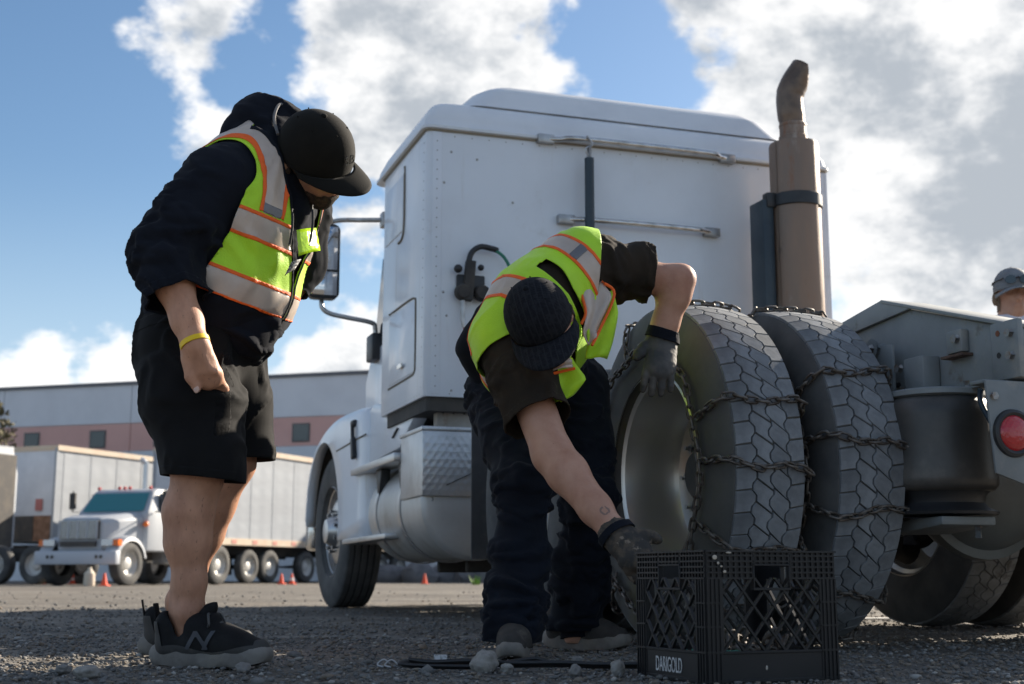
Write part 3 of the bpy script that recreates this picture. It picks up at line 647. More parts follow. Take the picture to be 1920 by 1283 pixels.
wb = MB().box((xs-.003, 3.46, 2.22), (xs+.004, 3.90, 2.56)).build('side_panel', MWHITE, SL, bevel=.003)
groove([(xs, 3.425, 2.60), (xs, 3.42, 2.35), (xs, 3.43, 2.22), (xs, 3.48, 2.17), (xs, 3.56, 2.165)], .008, 'panel_seal', wb)
# grab rails with end brackets, spring pole for the air lines
def rail(u0, u1, z, bend):
    r = empty('grab_rail', (0, 0, 0), 0, truck)
    MB().tube(smooth_path([(u0+.02, 2.905, z), (u0+.10, 2.885, z), (u0+.20, 2.87, z+bend), ((u0+u1)/2, 2.865, z+bend), (u1-.16, 2.87, z+bend), (u1-.08, 2.885, z), (u1-.02, 2.905, z)], 5), .016, 12).build('tube', MCHROME, r)
    for u in (u0+.02, u1-.02): MB().box((u-.05, 2.885, z-.026), (u+.05, 2.929, z+.026)).build('bracket', MSTEEL, r, bevel=.006)
rail(-.53, .66, 2.675, .01); rail(-.41, .545, 2.213, .0)
pg = empty('hose_pole', (0, 0, 0), 0, truck)
MB().tube([(-.268, 2.85, 1.3), (-.268, 2.845, 2.64)], .013, 10).build('rod', MSTEEL, pg)
MB().lathe([(.013, 2.13), (.027, 2.132), (.027, 2.568), (.013, 2.57)], 16, 'z', (-.268, 2.846, 0)).build('sleeve', MBLUEB, pg)
MB().tube(smooth_path([(-.268, 2.845, 2.57), (-.29, 2.84, 2.62), (-.25, 2.84, 2.65), (-.28, 2.845, 2.70)]), .006, 8).build('hook', MSTEEL, pg)
# gladhand bracket with air lines
gl = empty('air_line_bracket', (-.955, 2.93, 1.80), 0, truck)
MB().box((-.075, -.035, -.05), (.085, -.002, .05)).build('plate', MBLACKP, gl, bevel=.01)
for dx in (-.05, .06): MB().lathe([(0, -.09), (.035, -.088), (.045, -.07), (.045, -.04), (.03, -.03), (.03, 0)], 18, 'y', (dx, 0, -.055)).build('coupling', MDARK, gl)
MB().bar((-.025, -.06, -.10), (-.005, -.055, .12), .045, .05, (1, 0, 0)).build('valve_body', MDARK, gl)
MB().ball((-.075, -.05, .075), .024, 7).build('knob', MBLACKP, gl)
MB().ball((.055, -.05, .09), .018, 7).build('knob', MBLACKP, gl)
MB().tube(smooth_path([(-.02, -.06, .11), (.0, -.06, .17), (.05, -.06, .205), (.12, -.055, .20), (.15, -.05, .195)]), .016, 10).build('hose', MBLACKP, gl)
MB().tube(smooth_path([(.13, -.055, .198), (.19, -.06, .15), (.23, -.06, .06), (.25, -.06, -.1), (.24, -.08, -.35)]), .0095, 8).build('green_hose', MGREENH, gl)
MB().tube(smooth_path([(-.05, -.06, -.09), (-.05, -.06, -.2), (-.04, -.06, -.25)]), .014, 8).build('fitting', MSTEEL, gl)
MB().tube(smooth_path([(-.04, -.06, -.24), (-.03, -.06, -.36), (.01, -.07, -.47), (.08, -.1, -.6)]), .0095, 8).build('red_hose', MREDH, gl)
# exhaust stack
ex = empty('exhaust_stack', (.912, 2.60, 0), 0, truck)
MB().lathe([(.0, 1.05), (.10, 1.05), (.135, 1.10), (.142, 1.12), (.142, 2.68), (.138, 2.694), (.09, 2.70), (0, 2.70)], 48, 'z').build('muffler', MRUST, ex)
MB().tube([(-.138, -.035, 1.12), (-.138, -.035, 2.68)], .006, 6).build('seam', MRUST, ex)
cl = MB().lathe([(.146, 2.305), (.152, 2.31), (.152, 2.375), (.146, 2.38)], 48, 'z').build('clamp_band', MBLACKP, ex)
MB().box((-.20, -.03, 2.30), (-.14, .03, 2.385)).build('clamp_ear', MBLACKP, cl, bevel=.006)
MB().box((-.225, -.02, 1.0), (-.155, .14, 2.345)).build('bracket', MBLUEB, ex, bevel=.008)
tp = [(0, 0, 2.69), (0, 0, 2.80), (-.012, 0, 2.90), (-.012, 0, 2.99), (.018, -.01, 3.07), (.075, -.03, 3.16)]
TPs = smooth_path(tp, 5)
b = MB(); b.tube(TPs, [.074]*8+[.078]*8+[.082]*(len(TPs)-16), 28, False)
# slant-cut mouth: pull the last rings to a plane
V = [Vector(v) for v in b.V]; nn = Vector((.95, -.22, .10)).normalized(); p0 = Vector((.078, -.02, 3.12))
V = [v-nn*max(0, (v-p0).dot(nn)) for v in V]
top = max(v.z for v in V)
b.V = [tuple(v) for v in V]
to = b.build('stack_tip', MTIP, ex, smooth=60)
md = to.modifiers.new('wall', 'SOLIDIFY'); md.thickness = .004
MB().lathe([(.076, 2.70), (.083, 2.705), (.083, 2.74), (.077, 2.745), (.077, 2.80), (.080, 2.802), (.080, 2.815), (.075, 2.82)], 32, 'z').build('collar', MRUST, to)
# cab ahead of the sleeper, set in
cb = empty('cab', (0, 0, 0), 0, truck)
def csec(v, hw, hwt, z0, z1, zt): return [(-hw, v, z0), (-hw, v, z1), (-hwt, v, zt), (hwt, v, zt), (hw, v, z1), (hw, v, z0)]
MB().loft([csec(3.98, 1.10, .98, .95, 1.75, 2.52), csec(4.45, 1.09, .95, .95, 1.72, 2.46), csec(4.72, 1.08, .92, .95, 1.70, 2.34), csec(5.05, 1.05, 1.0, .95, 1.55, 1.66)]).build('body', MWHITE, cb, bevel=.03, seg=3)
for s in (-1, 1):
    dv = MB().extr([(4.02, 1.02), (4.02, 1.70), (4.62, 1.68), (4.80, 1.5), (4.80, 1.02)], s*1.10, s*1.115).build('door', MWHITE, cb, bevel=.01)
    MB().extr([(4.08, 1.76), (4.10, 2.30), (4.42, 2.27), (4.62, 1.74)], s*1.02, s*1.10).build('window', MGLASS, cb)
MB().extr([(-.85, 1.70), (.85, 1.70), (.78, 2.30), (-.78, 2.30)], 4.80, 4.95, 'xz').build('windscreen', MGLASS, cb)
MB().extr([(3.45, 1.165), (3.30, 1.10), (3.62, .96), (4.42, .93), (4.42, 1.28), (4.30, 1.30)], -1.165, -1.08).build('side_skirt', MWHITE, cb, bevel=.012)
MB().bar((-1.168, 3.64, 1.075), (-1.168, 3.76, 1.03), .006, .022, (1, 0, 0)).build('vent_slot', MBLACKP, cb)
# bonnet, wings, grille, bumper
hd = empty('hood', (0, 0, 0), 0, truck)
def hsec(v, hw, zt, r=.16): return [(x, v, z) for x, z in [(-hw, .9), (-hw, zt-r), (-hw+.3*r, zt-.4*r), (-hw+r, zt), (hw-r, zt), (hw-.3*r, zt-.4*r), (hw, zt-r), (hw, .9)]]
MB().loft([hsec(4.95, 1.02, 1.66), hsec(5.3, .90, 1.62), hsec(6.0, .80, 1.52), hsec(6.6, .74, 1.40), hsec(6.72, .70, 1.25)]).build('bonnet', MWHITE, hd, smooth=60)
MB().box((-.6, 6.70, .70), (.6, 6.75, 1.25)).build('grille', MCHROME, hd, bevel=.02)
MB().box((-1.15, 6.62, .42), (1.15, 6.82, .70)).build('bumper', MCHROME, hd, bevel=.04, seg=3)
for s in (-1, 1):
    P = [(4.40, .465), (4.38, 1.0), (4.38, 1.22), (4.42, 1.285), (4.60, 1.315), (4.90, 1.325), (5.2, 1.325), (5.43, 1.315), (5.70, 1.29), (5.93, 1.245), (6.12, 1.20), (6.25, 1.14), (6.42, 1.02), (6.54, .86), (6.58, .62), (6.46, .60)]
    arch = [(5.83+.63*math.cos(math.radians(a)), .56+.63*math.sin(math.radians(a))) for a in range(4, 181, 8)]
    # wing built as ring sections from the arch lip outwards, with a rolled shoulder
    n = len(arch); outer = []
    import bisect
    Q = [Vector((a, b)) for a, b in reversed(P)]
    Ls = [0]
    for i in range(1, len(Q)): Ls.append(Ls[-1]+(Q[i]-Q[i-1]).length)
    for i in range(n+3):
        t = Ls[-1]*i/(n+2); k = min(bisect.bisect_right(Ls, t)-1, len(Q)-2); w = (t-Ls[k])/(Ls[k+1]-Ls[k]); outer.append(Q[k].lerp(Q[k+1], w))
    inner = [Vector(a) for a in arch]+[Vector((5.20, .56)), Vector((5.215, .52)), Vector((5.225, .465))]
    secs = []
    for off, frac, m in ((1.14, 0, 0), (1.185, 0, 0), (1.205, .04, 0), (1.20, .25, 0), (1.195, .75, 0), (1.185, .93, 0), (1.15, .985, 0), (1.08, 1.0, 0), (.62, 1.03, 0)):
        row = []
        for a, c in zip(inner, outer):
            p = a.lerp(c, frac); zz = p.y+(.10*max(0, 1.1-off) if frac > 1 else 0)
            row.append((s*off, p.x, zz))
        secs.append(row)
    b = MB(); m_ = len(secs[0])
    V = [v for r_ in secs for v in r_]; F = [(i*m_+k, i*m_+k+1, (i+1)*m_+k+1, (i+1)*m_+k) for i in range(len(secs)-1) for k in range(m_-1)]
    b.add(V, F); wg = b.build('wing', MWHITE, hd, smooth=60)
    so = wg.modifiers.new('wall', 'SOLIDIFY'); so.thickness = .012; so.offset = 0
    MB().lathe([(.66, 0), (.66, .42)], 30, 'x', (s*1.13 if s > 0 else -1.13, 5.83, .56), math.radians(0), math.radians(180)).build('wheel_well', MDARK, hd) if s < 0 else None
    if s < 0:
        groove([(-1.197, 4.40, 1.115), (-1.204, 4.8, 1.10), (-1.206, 5.3, 1.085)], .006, 'panel_seam', hd)
        lt = empty('hood_latch', (-1.20, 4.72, 1.14), 0, truck)
        MB().box((-.025, -.045, .055), (.01, .045, .10)).build('catch', MBLACKP, lt, bevel=.012)
        MB().bar((-.018, 0, .08), (-.022, -.04, -.06), .022, .03).build('strap', MBLACKP, lt)
        MB().bar((-.02, -.03, -.02), (-.02, -.075, -.16), .03, .055).build('handle', MBLACKP, lt, bevel=.008)
MB().box((-1.10, 4.30, 1.25), (-.95, 4.75, 1.62)).build('cowl', MWHITE, hd, bevel=.03, seg=3)
# mirror on two arms
mi = empty('wing_mirror', (0, 0, 0), 0, truck)
mh = MB().loft([[(x, v, z) for x, z in rrect(-1.575+g, -1.372-g, 1.998+g, 2.50-g, .045, 5)] for v, g in ((4.475, .012), (4.482, 0), (4.55, 0), (4.60, .02), (4.62, .05))]).build('housing', MBLACKP, mi, smooth=40)
MB().box((-1.558, 4.470, 2.19), (-1.389, 4.476, 2.478)).build('flat_glass', MMIRR, mi, bevel=.002)
MB().box((-1.558, 4.470, 2.02), (-1.389, 4.476, 2.175)).build('spot_glass', MMIRR, mi, bevel=.002)
MB().tube(smooth_path([(-1.10, 4.33, 2.515), (-1.25, 4.44, 2.53), (-1.36, 4.52, 2.54), (-1.44, 4.55, 2.52), (-1.475, 4.555, 2.46)], 6), .016, 12).build('arm', MSTEEL, mi)
MB().tube(smooth_path([(-1.12, 4.50, 1.70), (-1.125, 4.50, 1.82), (-1.15, 4.50, 1.86), (-1.30, 4.51, 1.885), (-1.42, 4.53, 1.91), (-1.47, 4.54, 1.95), (-1.475, 4.55, 2.02)], 6), .016, 12).build('arm', MSTEEL, mi)
MB().box((-1.17, 4.38, 1.60), (-1.085, 4.56, 1.775)).build('base', MBLACKP, mi, bevel=.012)
MB().box((-1.14, 4.28, 2.46), (-1.02, 4.36, 2.56)).build('bracket', MSTEEL, mi, bevel=.01)
# fuel tank, steps, tool box
for s in (-1, 1):
    ft = empty('fuel_tank', (s*.905, 0, .605), 0, truck)
    MB().lathe([(0, 2.912), (.18, 2.915), (.27, 2.924), (.290, 2.934), (.302, 2.95), (.302, 2.972), (.297, 2.978), (.297, 4.25), (.28, 4.27), (0, 4.28)], 64, 'y').build('shell', MTANK, ft, smooth=32)
    for v in (3.45, 4.05): MB().lathe([(.300, v-.03), (.307, v-.028), (.307, v+.028), (.300, v+.03)], 64, 'y').build('strap', MALU, ft)
    for v in (3.45, 4.05): MB().extr([(v-.04, .24), (v+.04, .24), (v+.03, -.36), (v-.03, -.36)], s*-.10, s*-.34).build('hanger', MDARK, ft, bevel=.01)
up_ = MB().extr([(3.42, .865), (3.42, .915), (4.62, .905), (4.62, .862)], -1.245, -1.10).build('step', MALU, truck, bevel=.008)
for v in (3.45, 4.02): MB().extr([(v-.05, .862), (v+.09, .862), (v+.04, .70), (v-.0, .70)], -1.19, -1.13).build('bracket', MBLACKP, up_, bevel=.006)
lo_ = MB().extr([(3.66, .435), (3.66, .468), (4.90, .462), (4.90, .43)], -1.235, -1.0).build('step', MALU, truck, bevel=.006)
tb = MB().box((-1.215, 2.895, .640), (-.74, 3.38, 1.003)).build('tool_box', MDIA, truck, bevel=.01)
MB().box((-1.222, 2.888, .985), (-.735, 3.387, 1.010)).build('lid', MDIA, tb, bevel=.006)
MB().bar((-1.08, 2.893, .70), (-.78, 2.893, .84), .004, .008, (0, 1, 0)).build('crease', MDARK, tb)
for x in (-1.15, -1.0, -.85): MB().tube([(x, 2.93, .636), (x, 2.93, .615)], .012, 6).build('bolt', MSTEEL, tb)
MB().ball((-.80, 2.891, .93), .03, 8, (1, .4, .7)).build('latch', MBLACKP, tb)
hg = MB().loft([[(x, v, z) for x, z in rrect(-1.10, -.80, .985, 1.17, .05, 4)] for v in (3.02, 3.10)]).build('heat_shield', mat('beige_panel', (.36, .33, .29), .7, var=(5, .4, .7), col2=(.27, .24, .2), dirt=[((.18, .10, .06), 9, .62, .75)]), truck, smooth=40)
for k in range(5): MB().ball((-1.07+.06*k, 3.018, 1.10), .007, 4).build('rivet', MDARK, hg)

# ---------------------------------------------------------------- tyre chains
def link_mesh(L=.043, W=.027, r=.0042, n=6):
    P = []
    for k in range(12):
        a = 2*math.pi*k/12; P.append(Vector(((L/2-W/2+r)*(1 if math.cos(a) > 0 else -1)*min(1, abs(math.cos(a))*3)+(W/2-r)*math.cos(a), (W/2-r)*math.sin(a), 0)))
    V, F = [], []
    for i, p in enumerate(P):
        d = (P[(i+1) % 12]-P[i-1]).normalized(); x = Vector((0, 0, 1)); y = d.cross(x)
        for k in range(n):
            a = 2*math.pi*k/n; V.append(p+r*(math.cos(a)*x+math.sin(a)*y))
    for i in range(12):
        for k in range(n): F.append((i*n+k, i*n+(k+1) % n, ((i+1) % 12)*n+(k+1) % n, ((i+1) % 12)*n+k))
    return V, F
LV, LF = link_mesh(); LINK = mesh_of('link', LV, LF, MCHAIN, 60)
def run_links(path, step=.033, twist0=.6):
    """placements (matrix) of links along a polyline of Vectors with outward normals"""
    P = [p for p, n in path]; S = [0]
    for i in range(1, len(P)): S.append(S[-1]+(P[i]-P[i-1]).length)
    m = max(2, int(S[-1]/step)); out = []
    for j in range(m):
        s = S[-1]*(j+.5)/m; k = max(0, min(np.searchsorted(S, s)-1, len(P)-2)); w = (s-S[k])/max(1e-9, S[k+1]-S[k])
        p = P[k].lerp(P[k+1], w); d = (P[k+1]-P[k]).normalized(); nrm = path[k][1].lerp(path[k+1][1], w); nrm = (nrm-d*nrm.dot(d)).normalized()
        y = nrm.cross(d); a = (math.pi/2 if j % 2 else 0)+twist0+random.uniform(-.2, .2)
        y2 = y*math.cos(a)+nrm*math.sin(a); z2 = d.cross(y2)
        M = Matrix((d, y2, z2)).transposed().to_4x4(); M.translation = p; out.append(M)
    return out
def chain_on(u, v, label, angles, vis, sag=None, ring_vis=None, out_r=.43):
    root = empty('tire_chain', tuple(truck.matrix_basis @ Vector((u, v, RT))), HEAD)
    tag(root, label, 'tire chain', 'chains fitted over the rear tires')
    rest = MB()
    def place(Ms, parent):
        for M in Ms:
            o = obj('link', LINK, parent); o.matrix_basis = M
    def merge(Ms):
        for M in Ms: rest.add([M @ Vector(p) for p in LV], LF)
    prof = [(-.154, out_r), (-.152, .47), (-.142, .512), (-.122, .545), (-.10, .553), (-.05, .5565), (0, .557), (.05, .5565), (.10, .553), (.122, .545), (.142, .512), (.152, .47), (.154, .43)]
    for j, a in enumerate(angles):
        th = math.radians(a); path = []
        sk = random.uniform(-.05, .05); s_ = (sag or {}).get(j, 0)
        for i, (w, r) in enumerate(prof):
            t = th+sk*(w/.16)+.018*math.sin(w*30+j)
            c, s = math.cos(t), math.sin(t)
            p = Vector((w, r*c, r*s)); 
            if s_: p.z -= s_*max(0, 1-(w/.16)**2); p.y -= s_*.45*max(0, 1-(w/.16)**2)
            n = Vector((0, c, s)) if abs(w) < .13 else Vector((math.copysign(.8, w), c*.6, s*.6)).normalized()
            path.append((p, n))
        Ms = run_links(path)
        if j in vis:
            cc = empty('cross_chain', (0, 0, 0), 0, root); place(Ms, cc)
        else: merge(Ms)
    for w, lo, hi in ((-.164, *(ring_vis or (0, 0))), (.164, 0, 0)):
        path = []
        for k in range(97):
            t = 2*math.pi*k/96; rr = out_r+.012*math.sin(8*t+1) + (.03*max(0, -math.sin(t)) if w < 0 else 0)
            path.append((Vector((w, rr*math.cos(t), rr*math.sin(t))), Vector((math.copysign(1, w), 0, 0))))
        Ms = run_links(path, .035)
        sc = empty('side_chain', (0, 0, 0), 0, root) if hi > lo else None
        for i, M in enumerate(Ms):
            a = 360*(i+.5)/len(Ms)
            if lo <= a <= hi: place([M], sc)
            else: merge([M])
    o = rest.build('hidden_links', MCHAIN, root, smooth=60); o['kind'] = 'stuff'
    return root
A1 = [70, 103, 161, 181.5, 206, 229, 252, 275, 305, 335, 5, 38]
ch1 = chain_on(-1.08, 0, 'rusty steel chain draped over the mossy outer rear tire', A1, {1, 2, 3, 4, 5, 6}, {4: .012}, (80, 290), .40)
A2 = [72, 100, 149, 173, 194.5, 224, 250, 275, 305, 335, 5, 38]
chain_on(-.74, 0, 'rusty steel chain wrapped round the inner rear tire next to the black air spring', A2, {1, 2, 3, 4, 5, 6}, {}, (120, 250))
chain_on(.74, 0, 'dark loose chain hanging on the shaded far side rear tire', [60, 95, 130, 165, 200, 235, 270, 310, 350, 25], {4, 5, 6}, {}, (150, 275))
hk = MB(); hk.tube(smooth_path([(.0, .03*math.cos(a), .03*math.sin(a)) for a in np.linspace(0, 6.0, 10)], 3), .006, 8); hk.tube([(0, .0, .03), (0, .0, .055)], .01, 8)
o = hk.build('tension_hook', MCHAIN, ch1); o.location = (-.20, -.36, -.40); o.rotation_euler = (0, .3, 0)
# ---------------------------------------------------------------- soft bodies: distance fields turned into meshes
A = lambda *v: np.array(v, np.float64)
def nrm(v): v = np.asarray(v, float); return v/np.linalg.norm(v)
class Field:
    def __init__(s, lo, hi, h):
        s.lo = np.array(lo, float); s.h = h; s.n = np.ceil((np.array(hi)-s.lo)/h).astype(int)+1
        s.f = np.full(s.n, .25, np.float32); s.ax = [(s.lo[i]+h*np.arange(s.n[i])).astype(np.float32) for i in range(3)]
    def blk(s, lo, hi):
        i0 = np.clip(np.floor((np.array(lo)-s.lo)/s.h).astype(int), 0, s.n-1); i1 = np.clip(np.ceil((np.array(hi)-s.lo)/s.h).astype(int)+1, 1, s.n)
        sl = tuple(slice(a, b) for a, b in zip(i0, i1))
        return sl, s.ax[0][sl[0]][:, None, None], s.ax[1][sl[1]][None, :, None], s.ax[2][sl[2]][None, None, :]
    def put(s, sl, d, k, op='u'):
        f = s.f[sl]
        if op == 'u':
            h = np.maximum(k-np.abs(f-d), 0)/k if k > 0 else 0; s.f[sl] = np.minimum(f, d)-h*h*k*.25
        else:
            d = -d; h = np.maximum(k-np.abs(f-d), 0)/k if k > 0 else 0; s.f[sl] = np.maximum(f, d)+h*h*k*.25
        return s
    def cone(s, a, b, ra, rb, k=.02, flat=None, op='u'):
        a, b = np.array(a, float), np.array(b, float); R = max(ra, rb)+.07
        sl, X, Y, Z = s.blk(np.minimum(a, b)-R, np.maximum(a, b)+R)
        ba = b-a; L2 = max(ba@ba, 1e-9); x, y, z = X-a[0], Y-a[1], Z-a[2]
        t = np.clip((x*ba[0]+y*ba[1]+z*ba[2])/L2, 0, 1); x = x-t*ba[0]; y = y-t*ba[1]; z = z-t*ba[2]
        if flat is not None:
            d_, fac = flat; q = (x*d_[0]+y*d_[1]+z*d_[2])*(fac-1); x = x+q*d_[0]; y = y+q*d_[1]; z = z+q*d_[2]
            d = (np.sqrt(x*x+y*y+z*z)-(ra+t*(rb-ra)))/(1+.35*(fac-1))
        else: d = np.sqrt(x*x+y*y+z*z)-(ra+t*(rb-ra))
        return s.put(sl, d.astype(np.float32), k, op)
    def chain(s, pts, k=.02, flat=None):
        for (a, ra), (b, rb) in zip(pts, pts[1:]): s.cone(a, b, ra, rb, k, flat)
        return s
    def ell(s, c, r, axes=None, k=.02, op='u'):
        c = np.array(c, float); r = np.array(r, float); R = r.max()+.06; sl, X, Y, Z = s.blk(c-R, c+R)
        x, y, z = X-c[0], Y-c[1], Z-c[2]
        if axes is not None: x, y, z = [x*e[0]+y*e[1]+z*e[2] for e in axes]
        k0 = np.sqrt((x/r[0])**2+(y/r[1])**2+(z/r[2])**2); k1 = np.sqrt((x/r[0]**2)**2+(y/r[1]**2)**2+(z/r[2]**2)**2)
        return s.put(sl, (k0*(k0-1)/np.maximum(k1, 1e-6)).astype(np.float32), k, op)
    def plane_cut(s, p, n, k=.0):
        n = nrm(n); X, Y, Z = s.ax[0][:, None, None], s.ax[1][None, :, None], s.ax[2][None, None, :]
        d = ((X-p[0])*n[0]+(Y-p[1])*n[1]+(Z-p[2])*n[2]).astype(np.float32); s.f = np.maximum(s.f, d); return s
    def offset(s, o):
        g = Field.__new__(Field); g.lo, g.h, g.n, g.ax, g.f = s.lo, s.h, s.n, s.ax, s.f-o; return g
    def copy(s): return s.offset(0)
    def mesh(s):
        f = s.f; f = np.pad(f, 1, constant_values=.25); S = f < 0; lo = s.lo-s.h
        c = [S[i:f.shape[0]-1+i, j:f.shape[1]-1+j, k:f.shape[2]-1+k] for i in (0, 1) for j in (0, 1) for k in (0, 1)]
        cnt = sum(x.astype(np.int8) for x in c); act = (cnt > 0) & (cnt < 8); idx = np.argwhere(act)
        vid = np.full(act.shape, -1, np.int32); vid[act] = np.arange(len(idx))
        cv = {(i, j, k): f[idx[:, 0]+i, idx[:, 1]+j, idx[:, 2]+k] for i in (0, 1) for j in (0, 1) for k in (0, 1)}
        acc = np.zeros((len(idx), 3)); num = np.zeros(len(idx))
        for p in cv:
            for a in range(3):
                if p[a]: continue
                q = list(p); q[a] = 1; q = tuple(q); va, vb = cv[p], cv[q]; m = (va < 0) != (vb < 0)
                t = va[m]/(va[m]-vb[m]); pt = np.tile(np.array(p, float), (m.sum(), 1)); pt[:, a] += t; acc[m] += pt; num[m] += 1
        V = lo+(idx+acc/num[:, None])*s.h; Fs = []
        for a in range(3):
            sa = [slice(1, -1)]*3; sb = [slice(1, -1)]*3; sa[a] = slice(0, -1); sb[a] = slice(1, None)
            s0, s1 = S[tuple(sa)], S[tuple(sb)]; e = np.argwhere(s0 != s1); o = np.ones(3, int); o[a] = 0; e = e+o
            ins = S[e[:, 0], e[:, 1], e[:, 2]]; b, c_ = (a+1) % 3, (a+2) % 3
            q = []
            for db, dc in ((0, 0), (-1, 0), (-1, -1), (0, -1)):
                w = e.copy(); w[:, b] += db; w[:, c_] += dc; q.append(vid[w[:, 0], w[:, 1], w[:, 2]])
            q = np.stack(q, 1); q[~ins] = q[~ins][:, ::-1]; Fs.append(q)
        F = np.concatenate(Fs); F = F[(F >= 0).all(1)]
        return V, F
def normals(V, F):
    t = tri(F); n = np.cross(V[t[:, 1]]-V[t[:, 0]], V[t[:, 2]]-V[t[:, 0]]); N = np.zeros_like(V)
    for i in range(3): np.add.at(N, t[:, i], n)
    return N/np.maximum(np.linalg.norm(N, axis=1, keepdims=True), 1e-12)
def tri(F): return F if F.shape[1] == 3 else np.concatenate([F[:, [0, 1, 2]], F[:, [0, 2, 3]]])
def clip(V, F, s):
    """keep the part of the surface where s < 0, cut exactly along s = 0"""
    F = tri(F); s = np.where(np.abs(s) < 1e-7, 1e-7, s); ins = s < 0; c = ins[F].sum(1); out = [F[c == 3]]; ek = {}; new = []
    E1, E2 = [], []
    for want in (1, 2):
        T = F[c == want]
        if not len(T): continue
        odd = ins[T] if want == 1 else ~ins[T]; k = odd.argmax(1); r = np.arange(len(T))
        a, b, d = T[r, k], T[r, (k+1) % 3], T[r, (k+2) % 3]; (E1 if want == 1 else E2).extend((a, b, d))
    allp = []
    for E in (E1, E2):
        if E: a, b, d = E; allp += [np.stack([a, b], 1), np.stack([a, d], 1)]
    if not allp: return V, out[0]
    P = np.sort(np.concatenate(allp), 1); key = P[:, 0].astype(np.int64)*len(V)+P[:, 1]; u, inv = np.unique(key, return_inverse=True)
    i, j = u//len(V), u % len(V); t = s[i]/(s[i]-s[j]); NV = V[i]+(V[j]-V[i])*t[:, None]; inv = inv+len(V); o = 0
    if E1: a, b, d = E1; n = len(a); ab, ad = inv[o:o+n], inv[o+n:o+2*n]; o += 2*n; out.append(np.stack([a, ab, ad], 1))
    if E2: a, b, d = E2; n = len(a); ab, ad = inv[o:o+n], inv[o+n:o+2*n]; out += [np.stack([ab, b, d], 1), np.stack([ab, d, ad], 1)]
    V2 = np.concatenate([V, NV]); F2 = np.concatenate(out); used = np.unique(F2); mp = np.full(len(V2), -1); mp[used] = np.arange(len(used))
    return V2[used], mp[F2]
def soft(name, VF, m, parent=None, thick=0, sm=180):
    V, F = VF; o = obj(name, mesh_of(name, V, F, m, sm), parent)
    if thick: md = o.modifiers.new('cloth', 'SOLIDIFY'); md.thickness = thick; md.offset = 1
    return o
def relax(V, F, n=2, lam=.5):
    T = tri(F); E = np.concatenate([T[:, [0, 1]], T[:, [1, 2]], T[:, [2, 0]]]); E = np.concatenate([E, E[:, ::-1]])
    cnt = np.bincount(E[:, 0], minlength=len(V))[:, None]
    for _ in range(n):
        S = np.stack([np.bincount(E[:, 0], V[E[:, 1], i], minlength=len(V)) for i in range(3)], 1); V = V+lam*(S/np.maximum(cnt, 1)-V)
    return V
def seg_t(V, a, b):
    a, b = np.array(a), np.array(b); ba = b-a; t = (V-a)@ba/(ba@ba); q = V-a-np.clip(t, 0, 1)[:, None]*ba; return t, np.linalg.norm(q, axis=1)
def folds(V, F, amp, sc, seed, limbs=(), squash=None):
    """cloth creases: warped ridged noise, stronger around the given joints (point, radius, gain)"""
    N = normals(V, F); W = V*sc
    if squash is not None: d, fac = squash; W = W+np.outer(W@d, d)*(fac-1)
    w = np.stack([fbm(V*6+i*9.3, 2, seed+i) for i in range(3)], 1)*.9
    r = np.clip(1-np.abs(fbm(W+w, 3, seed+5))*3.0, 0, 1)**1.4*1.15+.25*fbm(W*.6+w, 2, seed+8); g = np.full(len(V), .55)
    for p, rad, gain in limbs: g = g+gain*np.exp(-((V-np.array(p))**2).sum(1)/rad**2)
    return V+N*(amp*(r-.35)*g)[:, None]

SKIN = mat('skin', (.52, .29, .20), .52, var=(11, .3, .75), col2=(.40, .195, .125), bump=(190, .28, .0018), bump2=(38, .22, .004), sub=.12, dirt=[((.34, .15, .10), 6, .55, .8), ((.28, .13, .08), 90, .64, .74)], rvar=.12)
SKINH = mat('hairy_tan_skin', (.56, .29, .18), .55, var=(22, .3, .72), col2=(.42, .205, .125), bump=(260, .35, .002), bump2=(30, .25, .005), vscale=(1, 1, .45), sub=.1, dirt=[((.30, .14, .08), 6, .52, .8), ((.17, .085, .05), 120, .60, .72)], rvar=.1)
BLACKC = mat('black_cotton', (.0075, .0092, .0145), .92, var=(7, .35, .7), col2=(.0105, .0128, .0195), bump=(300, .25, .001), sheen=.03, spec=.12)
BLACKS = mat('black_shorts_cloth', (.0065, .0063, .0068), .85, var=(6, .35, .7), col2=(.0092, .0088, .009), bump=(420, .25, .001), sheen=.02, spec=.15, dirt=[((.05, .046, .04), 13, .70, .82)])
LIME = mat('lime_mesh_fabric', (.50, .83, .018), .55, var=(5, .3, .7), col2=(.41, .73, .015), bump=(330, .45, .0015, 'voronoi'), sheen=.1)
ORANGE = mat('orange_trim', (.90, .13, .008), .6, bump=(300, .3, .001))
TAPE = mat('reflective_tape', (.56, .47, .40), .42, .15, var=(10, .3, .7), col2=(.46, .385, .33), bump=(500, .3, .001))
TAPEG = mat('grey_reflective_tape', (.20, .20, .215), .4, .2, var=(10, .3, .7), col2=(.15, .15, .165), bump=(500, .3, .001))
JEANS = mat('dark_jeans', (.0060, .0090, .0170), .88, spec=.2, var=(4, .35, .7), col2=(.004, .0058, .0105), bump=(260, .3, .0012), sheen=.03, dirt=[((.018, .027, .042), 4.5, .58, .78)])
TEE = mat('dark_brown_tee', (.036, .026, .018), .88, spec=.2, var=(6, .35, .7), col2=(.018, .014, .011), bump=(260, .2, .001), dirt=[((.055, .045, .036), 5, .6, .8)])
CAPB = mat('black_cap_wool', (.0080, .0072, .0055), .9, bump=(260, .35, .001), var=(12, .4, .7), col2=(.011, .0098, .0075), sheen=.03, spec=.2)
CAPN = mat('dark_pinstripe_cap', (.0075, .0085, .0125), .9, spec=.2, pin=(20, (.016, .0175, .022)), bump=(300, .3, .001), bump2=(40, .12, .002, 'X'), var=(60, .45, .6), col2=(.014, .0155, .020))
